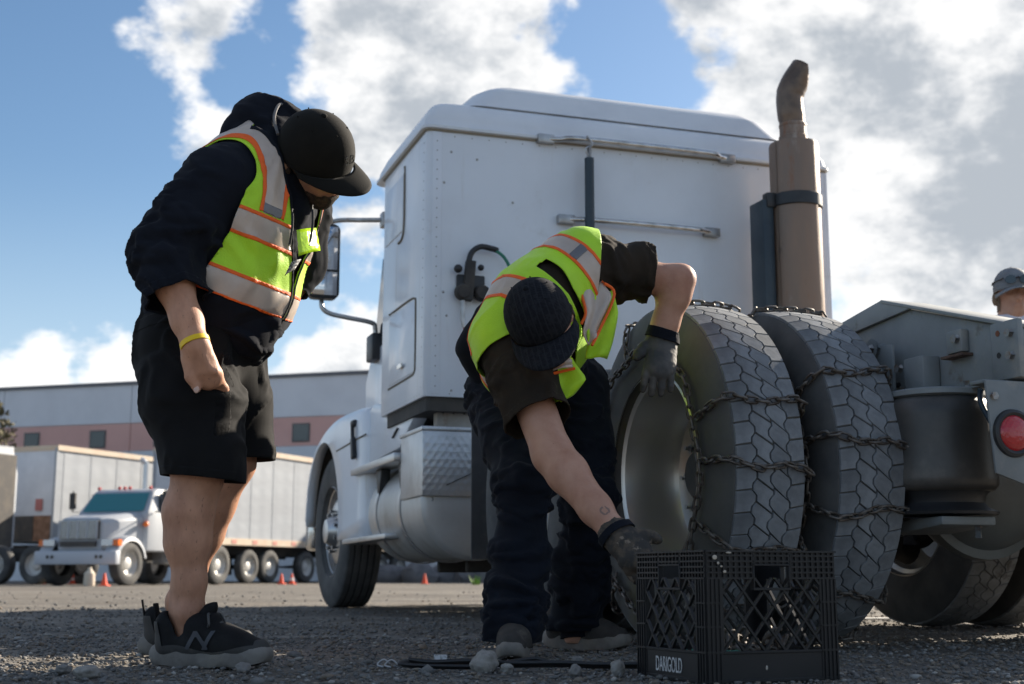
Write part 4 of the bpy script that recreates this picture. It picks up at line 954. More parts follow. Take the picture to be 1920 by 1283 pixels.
GLOVE = mat('work_glove', (.040, .041, .043), .75, var=(14, .35, .65), col2=(.085, .078, .070), bump=(200, .3, .0015), dirt=[((.14, .12, .10), 22, .62, .75)])
GLOVEC = mat('camo_glove', (.085, .062, .042), .75, var=(24, .4, .55), col2=(.030, .026, .022), bump=(200, .3, .0015), dirt=[((.20, .155, .115), 34, .58, .64)])
BEARD = mat('dark_beard', (.030, .019, .013), .8, var=(80, .4, .6), col2=(.075, .045, .03), bump=(240, .8, .003))
SHOEB = mat('sneaker_black', (.011, .011, .012), .7, spec=.12, var=(12, .35, .7), col2=(.02, .02, .02), bump=(220, .3, .0015), dirt=[((.07, .065, .058), 14, .66, .84)])
SHOEG = mat('sneaker_overlay', (.055, .053, .051), .6, spec=.2, var=(18, .35, .7), col2=(.05, .05, .05), bump=(120, .25, .002), dirt=[((.15, .135, .11), 9, .56, .8)])
SOLE = mat('dusty_sole', (.21, .195, .175), .8, var=(14, .35, .7), col2=(.13, .12, .108), bump=(80, .3, .003), dirt=[((.20, .18, .15), 8, .56, .75)])
SHOEW = mat('dusty_work_shoe', (.072, .066, .060), .85, spec=.2, var=(12, .35, .7), col2=(.045, .042, .04), bump=(130, .4, .003), dirt=[((.15, .135, .115), 10, .56, .75)])
LACE = mat('lace', (.075, .073, .072), .8); LETTER = mat('sneaker_letter', (.06, .063, .072), .5, spec=.3)

def shoe(parent, heel, yaw, Ln, up, over, sole, pitch=0, chunky=True, tongue=True):
    """a low shoe: sole with lobes, upper, overlay panels, laces; built toe along +x, then turned"""
    k = Ln/.30
    root = empty('shoe', heel, 0, parent); root.rotation_euler = (0, pitch, yaw); root.scale = (k, k, k)
    f = Field((-.06, -.08, 0), (.34, .08, .20), .0045)
    f.chain([(A(.03, 0, .055), .036), (A(.10, .002, .055), .037), (A(.18, .004, .045), .042), (A(.255, .002, .036), .036)], .03)
    f.cone((.03, 0, .05), (.02, 0, .105), .034, .036, .02); f.cone((.035, 0, .10), (.10, 0, .098), .034, .030, .02)
    f.cone((.10, 0, .10), (.135, 0, .115), .026, .022, .02, flat=(A(0, 1, 0), .8)); f.cone((.13, 0, .085), (.22, .002, .055), .026, .024, .03, flat=(A(0, 1, 0), .75))
    f.cone((.045, 0, .16), (.06, 0, .085), .038, .029, .012, op='s'); f.plane_cut((0, 0, .030), (0, 0, -1))
    V, F = f.mesh(); V = relax(V, F, 2)
    soft('upper', (V, F), up, root)
    N = normals(V, F)
    def band(fn, d, m, name):
        v, q = clip(V+N*d, F, fn(V))
        if len(q): soft(name, (v, q), m, root)
    band(lambda v: np.maximum(v[:, 2]-.046-.008*np.sin(v[:, 0]*30), -np.abs(v[:, 1])*0-1), .0025, over, 'mudguard')
    band(lambda v: np.maximum(np.minimum(np.minimum(np.abs((v[:, 0]-.105)-.55*(v[:, 2]-.07))-.006, np.abs((v[:, 0]-.150)-.55*(v[:, 2]-.07))-.006), np.abs((v[:, 0]-.128)+.75*(v[:, 2]-.068))-.006), np.abs(v[:, 2]-.066)-.022), .0035, LETTER, 'letter_patch')
    band(lambda v: np.maximum(v[:, 0]-.02+.3*(v[:, 2]-.06), v[:, 2]-.11), .003, over, 'heel_counter')
    band(lambda v: np.maximum(.262-v[:, 0], v[:, 2]-.066), .003, over, 'toe_cap')
    if tongue: MB().tube(smooth_path([(.105, 0, .105), (.13, 0, .14), (.128, 0, .155)], 4), [.020]*4+[.018]*4+[.012], 12).build('tongue', up, root)
    MB().bar((-.012, 0, .10), (-.022, 0, .155), .022, .006, (1, 0, 0)).build('pull_tab', up, root, bevel=.002) if tongue else None
    for i in range(5):
        x = .135+.021*i; z = .117-.0125*i
        MB().tube(smooth_path([(x, -.030, z-.014), (x+.006, 0, z+.004), (x, .030, z-.014)], 4), .0042, 6).build('lace', LACE, root)
    if tongue:
        MB().tube(smooth_path([(.135, 0, .122), (.14, -.03, .13), (.15, -.045, .105), (.14, -.03, .10), (.13, 0, .12), (.14, .03, .13), (.15, .045, .105)], 4), .003, 6).build('lace', LACE, root)
    # outline of the sole, three stacked rings with lobes
    ol = []
    for i in range(48):
        t = 2*math.pi*i/48; x = .135+.160*math.cos(t); wv = .046+.008*math.cos(t)-.007*math.exp(-((x-.12)/.05)**2); y = wv*math.copysign(abs(math.sin(t))**.65, math.sin(t)); ol.append((x, y))
    lob = lambda x: .004*math.sin(x*75) if chunky else .0015*math.sin(x*160)
    rise = lambda x: .016*max(0, (x-.22)/.08)**2+.010*max(0, (.02-x)/.05)**2
    secs = []
    for z, g in ((.0, .965), (.004, 1.0), (.016, 1.03), (.024, 1.035), (.034, 1.0), (.040, .93)):
        secs.append([((x-.135)*g+.135, y*(g+lob(x)*6*(1 if .003 < z < .035 else 0)), z*(1.25 if x < .06 and z > .02 else 1)+rise(x)+lob(x)*.8*(z > .02)+(.005*max(0, math.sin(x*75)) if chunky and z < .002 else 0)) for x, y in ol])
    MB().loft(secs).build('sole', sole, root, smooth=55)
    return root

def cap(parent, c, up, fwd, r, m, brim_len, name, curve, flat, logo=False, tall=1.0):
    up = nrm(up); fwd = nrm(np.array(fwd)-up*(np.array(fwd)@up)); lf = np.cross(up, fwd)
    M = Matrix([list(v) for v in np.stack([fwd, lf, up], 1)]).to_4x4(); M.translation = Vector(c)
    root = empty(name, (0, 0, 0), 0, parent); root.matrix_basis = M
    n, q = 40, 14; V = []; F = []
    for i in range(q+1):
        t = (math.pi/2+.22)*i/q
        for k in range(n):
            a = 2*math.pi*k/n; x, y = math.cos(a), math.sin(a); s, co = math.sin(t), math.cos(t)
            pf = 1+.05*max(0, x)**3*math.sin(min(1, t/1.2)*math.pi)            # squarer front panel
            seam = 1-.006*math.exp(-(((a/(math.pi/3)) % 1-.5)/.5-0)**2*0)-.010*max(0, 1-abs((((a+math.pi/6)/(math.pi/3)) % 1)-.5)*26)
            s2 = s**.86
            V.append((r*1.07*s2*x*pf*seam, r*.93*s2*y*seam, r*tall*co*1.02-(.0 if t < 1.5 else 0)))
        
    for i in range(q):
        for k in range(n): F.append((i*n+k, (i+1)*n+k, (i+1)*n+(k+1) % n, i*n+(k+1) % n))
    b = MB(); b.add(V, F); cr = b.build('crown', m, root, smooth=70); md = cr.modifiers.new('wall', 'SOLIDIFY'); md.thickness = .003
    MB().ball((0, 0, r*tall*1.025), .009, 6, (1, 1, .6)).build('button', m, cr)
    # peak
    V = []; F = []; nn, mm = 22, 8
    for j in range(mm+1):
        for i in range(nn+1):
            a = math.radians(-80+160*i/nn); u = j/mm
            x0, y0 = r*1.085*math.cos(a)*1.0, r*.935*math.sin(a)
            L = brim_len*max(0, math.cos(a*1.06))**.55
            x = x0+L*u; y = y0*(1+.05*u); z = -.012-.006*u*(1-flat)*2-curve*(y/r)**2-(.010*u*u)
            V.append((x, y, z))
    for j in range(mm):
        for i in range(nn): F.append((j*(nn+1)+i, (j+1)*(nn+1)+i, (j+1)*(nn+1)+i+1, j*(nn+1)+i+1))
    b = MB(); b.add(V, F); pk = b.build('peak', m, root, smooth=70); md = pk.modifiers.new('wall', 'SOLIDIFY'); md.thickness = .004
    for k in range(6):
        a = math.pi/6+k*math.pi/3+.26; e = .62
        MB().ball((r*1.07*math.cos(a)*math.sin(e)**.86*1.01, r*.93*math.sin(a)*math.sin(e)**.86*1.01, r*tall*1.02*math.cos(e)+.001), .0022, 5).build('eyelet', m, cr)
    return root, lf

def torso_frame(p0, p1, left):
    et = nrm(np.array(p1)-np.array(p0)); el = np.array(left, float); el = nrm(el-et*(el@et)); return et, el, np.cross(el, et)
def stripe(V, F, s, hw, parent, m=None, trim=.007, name='reflective_stripe', d=.0025, label=None):
    """tape of half width hw along s = 0 with an orange edge on each side"""
    N = normals(V, F)
    v, q = clip(V+N*d, F, np.abs(s)-hw)
    if len(q) == 0: return
    st = soft(name, (v, q), m or TAPE, parent, .0015)
    for sg in (-1, 1):
        v, q = clip(V+N*(d+.001), F, np.abs(s-sg*(hw+trim*.5))-trim*.5-.0012)
        if len(q): soft('orange_trim', (v, q), ORANGE, st, .0015)
    return st
def hem_band(name, V, F, s, parent, m, w=.020, d=.0022):
    """a folded hem: the last strip before the cut edge s = 0, set a little proud"""
    v, q = clip(V+normals(V, F)*d, F, np.maximum(s, -w-s))
    if len(q): soft(name, (v, q), m, parent, .002)
def on_surface(V, P):
    """drop points onto the nearest vertices seen from the front of a garment"""
    out = []
    for p in P:
        p = np.array(p); e = V-p; k = e[:, 0]**2+e[:, 2]**2+.02*np.maximum(0, V[:, 1]-V[:, 1].min())**2
        m = np.where(e[:, 0]**2+e[:, 2]**2 < .012**2)[0]
        out.append(V[m[np.argmin(V[m, 1])]] if len(m) else p)
    return out
# ---------------------------------------------------------------- person looking on, hands in pockets
def person_one():
    RH, LH, RK, LK = A(-0.8373, 3.5000, 0.8772), A(-0.8171, 3.7200, 0.9136), A(-0.8111, 3.4200, 0.4873), A(-0.7834, 3.7400, 0.5372)
    RA, LA = A(-0.8188, 3.4400, 0.1320), A(-0.9428, 3.8600, 0.1533)
    PEL, BEL, CH, UCH, NK = A(-0.8381, 3.6000, 0.9033), A(-0.8027, 3.5800, 1.0113), A(-0.7319, 3.5600, 1.1948), A(-0.6890, 3.5500, 1.2909), A(-0.6416, 3.5200, 1.3532)
    RS, RE, RW, LS, LE, LW = A(-0.7864, 3.4000, 1.2356), A(-0.8975, 3.3400, 1.0414), A(-0.7922, 3.2850, 0.7964), A(-0.6182, 3.7400, 1.2678), A(-0.6240, 3.8200, 1.1330), A(-0.6638, 3.8000, 1.0041)
    HD = A(-0.5358, 3.4600, 1.3430)
    hu = nrm(A(.28, -.70, .64)); hf = nrm(A(.72, -.17, -.66)); hf = nrm(hf-hu*(hf@hu)); hl = np.cross(hu, hf); ax = (hf, hl, hu)
    f = Field((-1.10, 3.15, .02), (-.28, 4.10, 1.52), .006)
    f.chain([(PEL, .14), (BEL, .14), (CH, .13), (UCH, .11), (NK, .062)], .05)
    f.cone(NK, HD-hu*.05-hf*.02, .060, .058, .03)
    # head: cranium, face, jaw, nose, ears
    f.ell(HD-hf*.012+hu*.01, (.098, .076, .09), ax, .02); f.ell(HD+hf*.045-hu*.05, (.050, .052, .062), ax, .03)
    f.cone(HD+hf*.055-hu*.098, HD-hf*.005-hu*.07+hl*.045, .028, .024, .025); f.cone(HD+hf*.055-hu*.098, HD-hf*.005-hu*.07-hl*.045, .028, .024, .025)
    f.cone(HD+hf*.092-hu*.022, HD+hf*.105-hu*.048, .010, .014, .014)
    f.cone(HD+hf*.088-hu*.080+hl*.018, HD+hf*.088-hu*.080-hl*.018, .009, .009, .01)
    for s in (-1, 1):
        e = HD+hl*s*.090-hf*.020-hu*.032
        f.ell(e, (.021, .010, .032), (nrm(hf*.95-hl*s*.3), nrm(hl+hf*.3*s), hu), .008); f.ell(e+hl*s*.010+hf*.002, (.010, .008, .016), ax, .006, 's')
        f.ell(HD+hf*.088-hu*.005+hl*s*.032, (.012, .014, .009), ax, .012, 's')
    # arms
    m = RE+(RW-RE)*.35
    f.chain([(RS, .062), (RE, .050), (m, .047), (RE+(RW-RE)*.75, .037), (RW, .032)], .025)
    f.chain([(LS, .062), (LE, .050), (LE+(LW-LE)*.4, .046), (LW, .034)], .025)
    # right hand slipped into the pocket: palm, four fingers going down inside, thumb outside
    KN = A(-0.7723, 3.3150, 0.7268); pd = nrm(KN-RW); sd = nrm(A(.93, -.2, .3)); sd = nrm(sd-pd*(sd@pd)); bk = np.cross(pd, sd)
    f.cone(RW, RW+pd*.045, .031, .034, .02, flat=(bk, 1.35)); f.cone(RW+pd*.03-sd*.006, RW+pd*.085+sd*.004, .036, .040, .02, flat=(bk, 1.7))
    for i, (o, L) in enumerate(((.030, .07), (.011, .078), (-.009, .074), (-.027, .06))):
        b = RW+pd*.085+sd*o; t1 = b+pd*L*.5+A(.0, .035, 0); t2 = t1+pd*L*.35+A(0, .04, 0)
        f.chain([(b, .0125), (t1, .0105), (t2, .009)], .010)
    tb = RW+pd*.035-sd*.030-A(0, .010, 0); th1 = tb+pd*.050-sd*.004-A(0, .016, 0); th2 = th1+pd*.034+sd*.008-A(0, .006, 0)
    f.chain([(tb, .0165), (th1, .0135), (th2, .0115)], .008)
    for o in (.030, .011, -.009, -.027): f.ell(RW+pd*.083+sd*o-A(0, .018, 0), (.011, .011, .011), None, .010)
    for o in (.022, .004, -.014): f.cone(RW+pd*.02+sd*o*.5-A(0, .026, 0), RW+pd*.078+sd*o-A(0, .028, 0), .004, .005, .010)
    # left hand in the front pocket
    f.chain([(LW, .033), (LW+A(-.05, -.02, -.07), .036), (LW+A(-.075, -.03, -.12), .02)], .02)
    # legs
    f.chain([(RH, .10), (RK+A(0, 0, .03), .061), (RK+A(.004, 0, -.03), .056), (RK*.72+RA*.28+A(-.012, 0, 0), .061), (RK*.5+RA*.5+A(-.010, 0, 0), .055), (RK*.22+RA*.78, .038), (RA, .036), (RA+A(.01, 0, -.06), .038)], .03)
    f.ell(RK+A(.035, -.01, -.005), (.035, .04, .045), None, .03)
    f.ell(RA+A(0, -.035, 0), (.016, .014, .018), None, .015); f.ell(RA+A(-.036, .0, .03), (.012, .014, .05), None, .02)
    f.chain([(LH, .10), (LK, .060), (LK*.70+LA*.30+A(-.012, 0, 0), .059), (LK*.5+LA*.5+A(-.008, 0, 0), .054), (LK*.2+LA*.8, .038), (LA, .036), (LA+A(.01, 0, -.06), .04)], .03)
    V, F = f.mesh(); V = relax(V, F, 1)
    body = soft('person', (V, F), SKINH)
    tag(body, 'standing person in black hoodie, lime vest and shorts, looking down with hand in pocket', 'person')
    b_ = MB(); b_.ball((0, 0, 0), 1, 8, (.0075, .003, .0095)); nl = b_.build('thumb_nail', mat('nail', (.60, .40, .32), .35), body); nl.location = tuple(th2+pd*.003-A(0, .0105, 0))
    # beard: a thin pelt over jaw, chin and sideburns
    N = normals(V, F); q = V-HD; a, b, c = q@hf, q@hl, q@hu
    jaw = np.maximum.reduce([c+.070-.25*np.maximum(0, .035-a), -c-.135, -a-.012+.0*b, np.linalg.norm(q, axis=1)-.16])
    side = np.maximum.reduce([np.abs(a-.004)-.013, c-.01, -c-.08, .05-np.abs(b)])
    s = np.minimum(jaw, side)+.006*vnoise(V*160, 4)
    v2, f2 = clip(V+N*.004, F, s); soft('beard', (v2, f2), BEARD, body)
    # shorts
    g = Field((-1.12, 3.2, .40), (-.45, 4.05, 1.02), .007)
    g.chain([(A(-0.8550, 3.5800, 0.8551), .165), (A(-0.8328, 3.6000, 0.9182), .155)], .05)
    RHm, LHm = A(-0.7807, 3.4100, 0.4661), A(-0.7587, 3.7200, 0.5444)
    g.chain([(A(-0.8654, 3.5000, 0.8007), .124), (A(-0.8309, 3.4500, 0.6630), .116), (A(-0.7967, 3.4200, 0.5351), .092), (RHm, .085), (RHm+A(.004, 0, -.05), .084)], .05)
    g.chain([(A(-0.8137, 3.6800, 0.8500), .118), (A(-0.7868, 3.7000, 0.6947), .098), (A(-0.7664, 3.7200, 0.5921), .080), (LHm, .074), (LHm+A(.004, 0, -.05), .073)], .05)
    V, F = g.mesh()
    V = folds(V, F, .012, 7, 31, [(A(-0.7502, 3.5000, 0.7548), .12, .9), (A(-0.7959, 3.4000, 0.6981), .15, .5), (A(-0.9343, 3.5000, 0.7548), .1, .4)], (A(.2, .2, .95), .55))
    hemR = -(V[:, 2]-(RHm[2]+.002)+.10*(V[:, 0]-RHm[0])); hemL = -(V[:, 2]-LHm[2])
    s = np.where(V[:, 1] > 3.575, hemL, hemR); s = np.maximum(s, V[:, 2]-.965)
    vs, fs = clip(V, F, s); sh = soft('shorts', (vs, fs), BLACKS, body, .004)
    hem_band('hem', V, F, np.where(V[:, 2] < .75, s, 1.), sh, BLACKS, .022)
    pk = on_surface(vs, [A(-0.8278, 3.3000, 0.7950), A(-0.8206, 3.3000, 0.7516), A(-0.8057, 3.3000, 0.7138), A(-0.7834, 3.3000, 0.6895), A(-0.7575, 3.3000, 0.7084), A(-0.7427, 3.3000, 0.7408), A(-0.7364, 3.3000, 0.7855)])
    MB().tube(smooth_path([Vector(p)+Vector((0, -.003, 0)) for p in pk], 5), .0042, 8).build('pocket_edge', BLACKS, sh)
    N = normals(vs, fs)
    v2, f2 = clip(vs+N*.003, fs, np.maximum(np.abs(vs[:, 2]-.900-.12*(vs[:, 0]+.8))-.018, vs[:, 0]*0-1)); soft('waistband', (v2, f2), BLACKS, sh, .002)
    v2, f2 = clip(vs+N*.0015, fs, np.hypot((vs[:, 0]-(-.935))/.035, (vs[:, 2]-.70)/.075)-1+.25*vnoise(vs*60, 3)); soft('printed_patch', (v2, f2), mat('faint_paisley_print', (.012, .012, .013), .8, var=(55, .53, .60), col2=(.15, .15, .155)), sh) if len(f2) else None
    v2, f2 = clip(vs+N*.002, fs, np.maximum.reduce([np.abs(vs[:, 0]-(RHm[0]+.045))-.016, vs[:, 2]-.80, .57-vs[:, 2], vs[:, 1]-3.42])); soft('side_panel', (v2, f2), BLACKS, sh, .002) if len(f2) else None
    # hoodie
    g = Field((-1.16, 3.10, .80), (-.42, 4.15, 1.56), .007)
    et, el, ef = torso_frame(PEL, UCH, LS-RS)
    g.chain([(PEL+A(.01, -.01, .01), .160), (BEL+A(.02, -.02, 0), .166), (CH, .163), (UCH, .138), (NK, .09)], .06, flat=(el, .95))
    torso = g.copy()
    torso.chain([(RS+A(.02, .03, 0), .090), (UCH, .10), (LS-A(.02, .02, 0), .08)], .06)
    g.chain([(RS, .092), (RS*.5+RE*.5+A(0, 0, 0), .082), (RE, .068), (RE+(RW-RE)*.25, .062), (RE+(RW-RE)*.47, .056), (RE+(RW-RE)*.56, .052)], .05)
    g.chain([(LS, .085), (LE, .064), (LE+(LW-LE)*.65, .055)], .05)
    g.chain([(RS+A(.02, .02, .01), .09), (UCH+et*.02, .10), (LS, .082)], .05)
    # hood bunched behind the neck and round the collar
    g.chain([(A(-0.7468, 3.5200, 1.4297), .052), (A(-0.6937, 3.5300, 1.4578), .068), (A(-0.6397, 3.5400, 1.4706), .054)], .03)
    g.chain([(A(-0.7152, 3.5000, 1.3924), .055), (A(-0.6577, 3.5000, 1.3256), .052), (A(-0.6146, 3.4900, 1.2534), .042), (A(-0.5811, 3.4800, 1.1998), .033)], .035)
    g.chain([(A(-0.6515, 3.5200, 1.4851), .032), (A(-0.6591, 3.4900, 1.4286), .042)], .02)
    g.cone(A(-0.7256, 3.6200, 1.4608), A(-0.5850, 3.6600, 1.3475), .055, .045, .04)
    # baggy front over the belly
    g.ell(A(-0.7265, 3.5400, 0.8598), (.075, .10, .065), None, .05); g.ell(A(-0.6921, 3.5400, 0.9067), (.05, .08, .05), None, .05)
    V, F = g.mesh()
    V = folds(V, F, .011, 8.0, 3, [(RE, .12, 1.3), (RS*.4+RE*.6, .12, .6), (RE+(RW-RE)*.4, .10, 1.2), (A(-0.6885, 3.4500, 0.8893), .16, .9), (A(-0.7015, 3.5000, 1.4198), .12, .5)], (nrm(RE-RS), 1.9))
    t, dd = seg_t(V, RE, RW); cut = np.where((dd < .12) & (t > .3), t-.50-.03*np.sin(V[:, 1]*40), -1)
    hem = -((V-(PEL-et*.10))@et)-.012*np.sin(V[:, 1]*14)
    dl = ((V-LW)@nrm(LE-LW)); cl = np.where(np.linalg.norm(V-LW, axis=1) < .13, .045-dl, -1)
    v2, f2 = clip(V, F, np.maximum.reduce([cut, np.where(t < 1.4, hem, hem), cl])); ho = soft('hoodie', (v2, f2), BLACKC, body, .004)
    hem_band('cuff', V, F, np.where(dd < .12, cut, -1.)*.27, ho, BLACKC, .022)
    for a_, b_ in ((A(-0.5679, 3.3350, 1.1591), A(-0.5738, 3.3450, 1.0653)), (A(-0.5212, 3.3700, 1.1790), A(-0.5251, 3.3750, 1.0842))):
        MB().tube(smooth_path([Vector(a_), Vector((a_+b_)/2+A(.004, -.004, 0)), Vector(b_)], 4), .0034, 6).build('drawstring', mat('drawstring', (.015, .015, .016), .7), ho)
        MB().tube([Vector(b_), Vector(b_+A(0, 0, -.012))], .0042, 8).build('aglet', MSTEEL, ho)
    MB().tube([Vector(p) for p in smooth_path([A(-0.6232, 3.4000, 1.3827), A(-0.6410, 3.4350, 1.4396), A(-0.6370, 3.4700, 1.4885), A(-0.6221, 3.5000, 1.5025)], 5)], .0045, 6).build('hood_seam', mat('grey_piping', (.13, .125, .125), .8), ho)
    # vest: shell over torso and shoulders
    sh2 = torso.offset(.016); V, F = sh2.mesh(); V = relax(V, F, 2)
    V = folds(V, F, .010, 7, 77, [(A(-0.6429, 3.4000, 1.0647), .14, 1.0)], (et, .6))
    q = V-PEL; t = q@et; l = q@el; fr = q@ef
    tU = (UCH-PEL)@et
    # armholes, hem, V neck
    def arm(S, E, r): tt, d2 = seg_t(V, S-nrm(E-S)*.03, S+nrm(E-S)*.4); return r-d2
    s = np.maximum.reduce([arm(RS, RE, .112), arm(LS, LE, .098)])
    nk = np.linalg.norm((V-NK)-np.outer((V-NK)@et, et)*.6, axis=1); s = np.maximum(s, .115-nk)
    lc = (l-.012); vneck = np.where(fr > 0, np.maximum(.004, (t-.17)*.38)-np.abs(lc), -1); s = np.maximum(s, vneck)
    hem_t = .090
    s_up = np.maximum(s, hem_t-t+.02*np.where(fr > 0, 0, 1))
    vv, vf = clip(V, F, s_up); ve = soft('vest', (vv, vf), LIME, body, .003)
    ve['label'] = 'lime mesh safety vest with beige reflective tape edged in orange'
    q = vv-PEL; t = q@et; l = q@el; fr = q@ef; lc = l-.012
    stripe(vv, vf, t-(hem_t+.034), .030, ve); st2 = t-.292; stripe(vv, vf, st2, .029, ve)
    for sg in (-1, 1): stripe(vv, vf, np.where(t > .33, l-sg*.118, 1.0), .027, ve, d=.003)
    st = np.where(fr > 0, np.abs(lc)-np.maximum(.007, (t-.17)*.38+.003), 1.); N = normals(vv, vf)
    e2, g2 = clip(vv+N*.004, vf, np.abs(st)-.004); soft('zip_edge', (e2, g2), BLACKC, ve, .002)
    for sg in (-1, 1):
        e2, g2 = clip(vv+N*.0045, vf, np.maximum.reduce([np.abs(t-.345)-.012, np.abs(l-sg*.118)-.027, -fr])); soft('grey_tab', (e2, g2), TAPEG, ve, .001) if len(g2) else None
    # black lower panel of the vest
    hv = np.maximum.reduce([s, V@et*0-1]); q = V-PEL; tt = q@et; ff = q@ef
    s_lo = np.maximum.reduce([s, tt-hem_t+.001, -.05-tt+.10*np.clip(ff*4, -1, 1)*0])
    e3, g3 = clip(V, F, s_lo); soft('lower_panel', (e3, g3), BLACKC, ve, .003)
    # clear badge pocket and printed label on the far chest
    def patch(name, px4, m, d=.012):
        P = [Vector(p) for p in px4]; b = MB(); n = 6; VV = []
        for j in range(n+1):
            for i in range(n+1):
                p = P[0].lerp(P[1], i/n).lerp(P[3].lerp(P[2], i/n), j/n); p = p+Vector((.3, -.9, .1))*(.006*math.sin(3.1*i/n)+.003*math.sin(2.7*j)); VV.append(p)
        b.add(VV, [(j*(n+1)+i, j*(n+1)+i+1, (j+1)*(n+1)+i+1, (j+1)*(n+1)+i) for j in range(n) for i in range(n)])
        o = b.build(name, m, ve, smooth=60); o.modifiers.new('w', 'SOLIDIFY').thickness = .0015; return o
    patch('badge_pocket', (A(-0.5637, 3.3850, 1.1155), A(-0.5234, 3.4500, 1.1384), A(-0.5098, 3.4450, 1.0758), A(-0.5553, 3.3800, 1.0455)), mat('clear_vinyl_pocket', (.55, .86, .03), .12, coat=.6, bump=(25, .5, .01)))
    patch('size_label', (A(-0.5768, 3.3950, 1.0320), A(-0.5561, 3.4200, 1.0466), A(-0.5721, 3.4200, 1.0192), A(-0.5934, 3.4000, 0.9989)), mat('printed_label', (.45, .45, .44), .6, var=(260, .45, .55), col2=(.1, .1, .1)))
    # water bottle cap in the back pocket, wristband
    MB().tube([Vector(A(-0.9626, 3.4600, 0.8340)), Vector(A(-0.9659, 3.4700, 0.8759))], .016, 14).build('bottle', mat('bottle_plastic', (.55, .60, .66), .15, trans=.5), body)
    wd = nrm(RW-RE); c = RW-wd*.002
    x, y, z = frame_of(Vector(wd)); P = [Vector(c)+.0355*(math.cos(a)*x+math.sin(a)*y) for a in np.linspace(0, 2*math.pi, 33)]
    b = MB()
    VV = [p+Vector(wd)*o*.007+(p-Vector(c)).normalized()*t_ for p in P[:-1] for o, t_ in ((-1, 0), (-.9, .0025), (.9, .0025), (1, 0))]
    n = 32; b.add(VV, [(i*4+k, i*4+k+1, ((i+1) % n)*4+k+1, ((i+1) % n)*4+k) for i in range(n) for k in range(3)])
    b.build('wristband', mat('yellow_silicone', (.85, .56, .005), .45), body, smooth=50)
    # cap
    root, lf = cap(body, HD+hu*.018+hf*.004, hu, hf, .105, CAPB, .076, 'baseball_cap', .012, 1.0, tall=1.02)
    # raised tone on tone monogram on the front panel
    tx = bpy.data.curves.new('monogram', 'FONT'); tx.body = 'SB'; tx.size = .036; tx.extrude = .0012; tx.align_x = 'CENTER'; tx.align_y = 'CENTER'
    to = bpy.data.objects.new('monogram', tx); COL.objects.link(to); bpy.context.view_layer.update(); tm = bpy.data.meshes.new_from_object(to); bpy.data.objects.remove(to); to = obj('monogram', tm, root)
    tm.materials.clear(); tm.materials.append(mat('tonal_embroidery', (.008, .008, .008), .5, bump=(300, .4, .001)))
    to.location = (.1155, 0, .038); to.rotation_euler = (math.radians(78), 0, math.radians(90))
    hair = f  # hair shows as a short dark band under the cap
    # shoes
    shoe(body, tuple(A(-0.8824, 3.4400, 0.0189)*A(1, 1, 0)+A(0, 0, .002)), math.radians(-14), .300, SHOEB, SHOEG, SOLE)
    shoe(body, tuple(A(-1.025, 3.85, .004)), math.radians(10), .300, SHOEB, SHOEG, SOLE)
person_one()
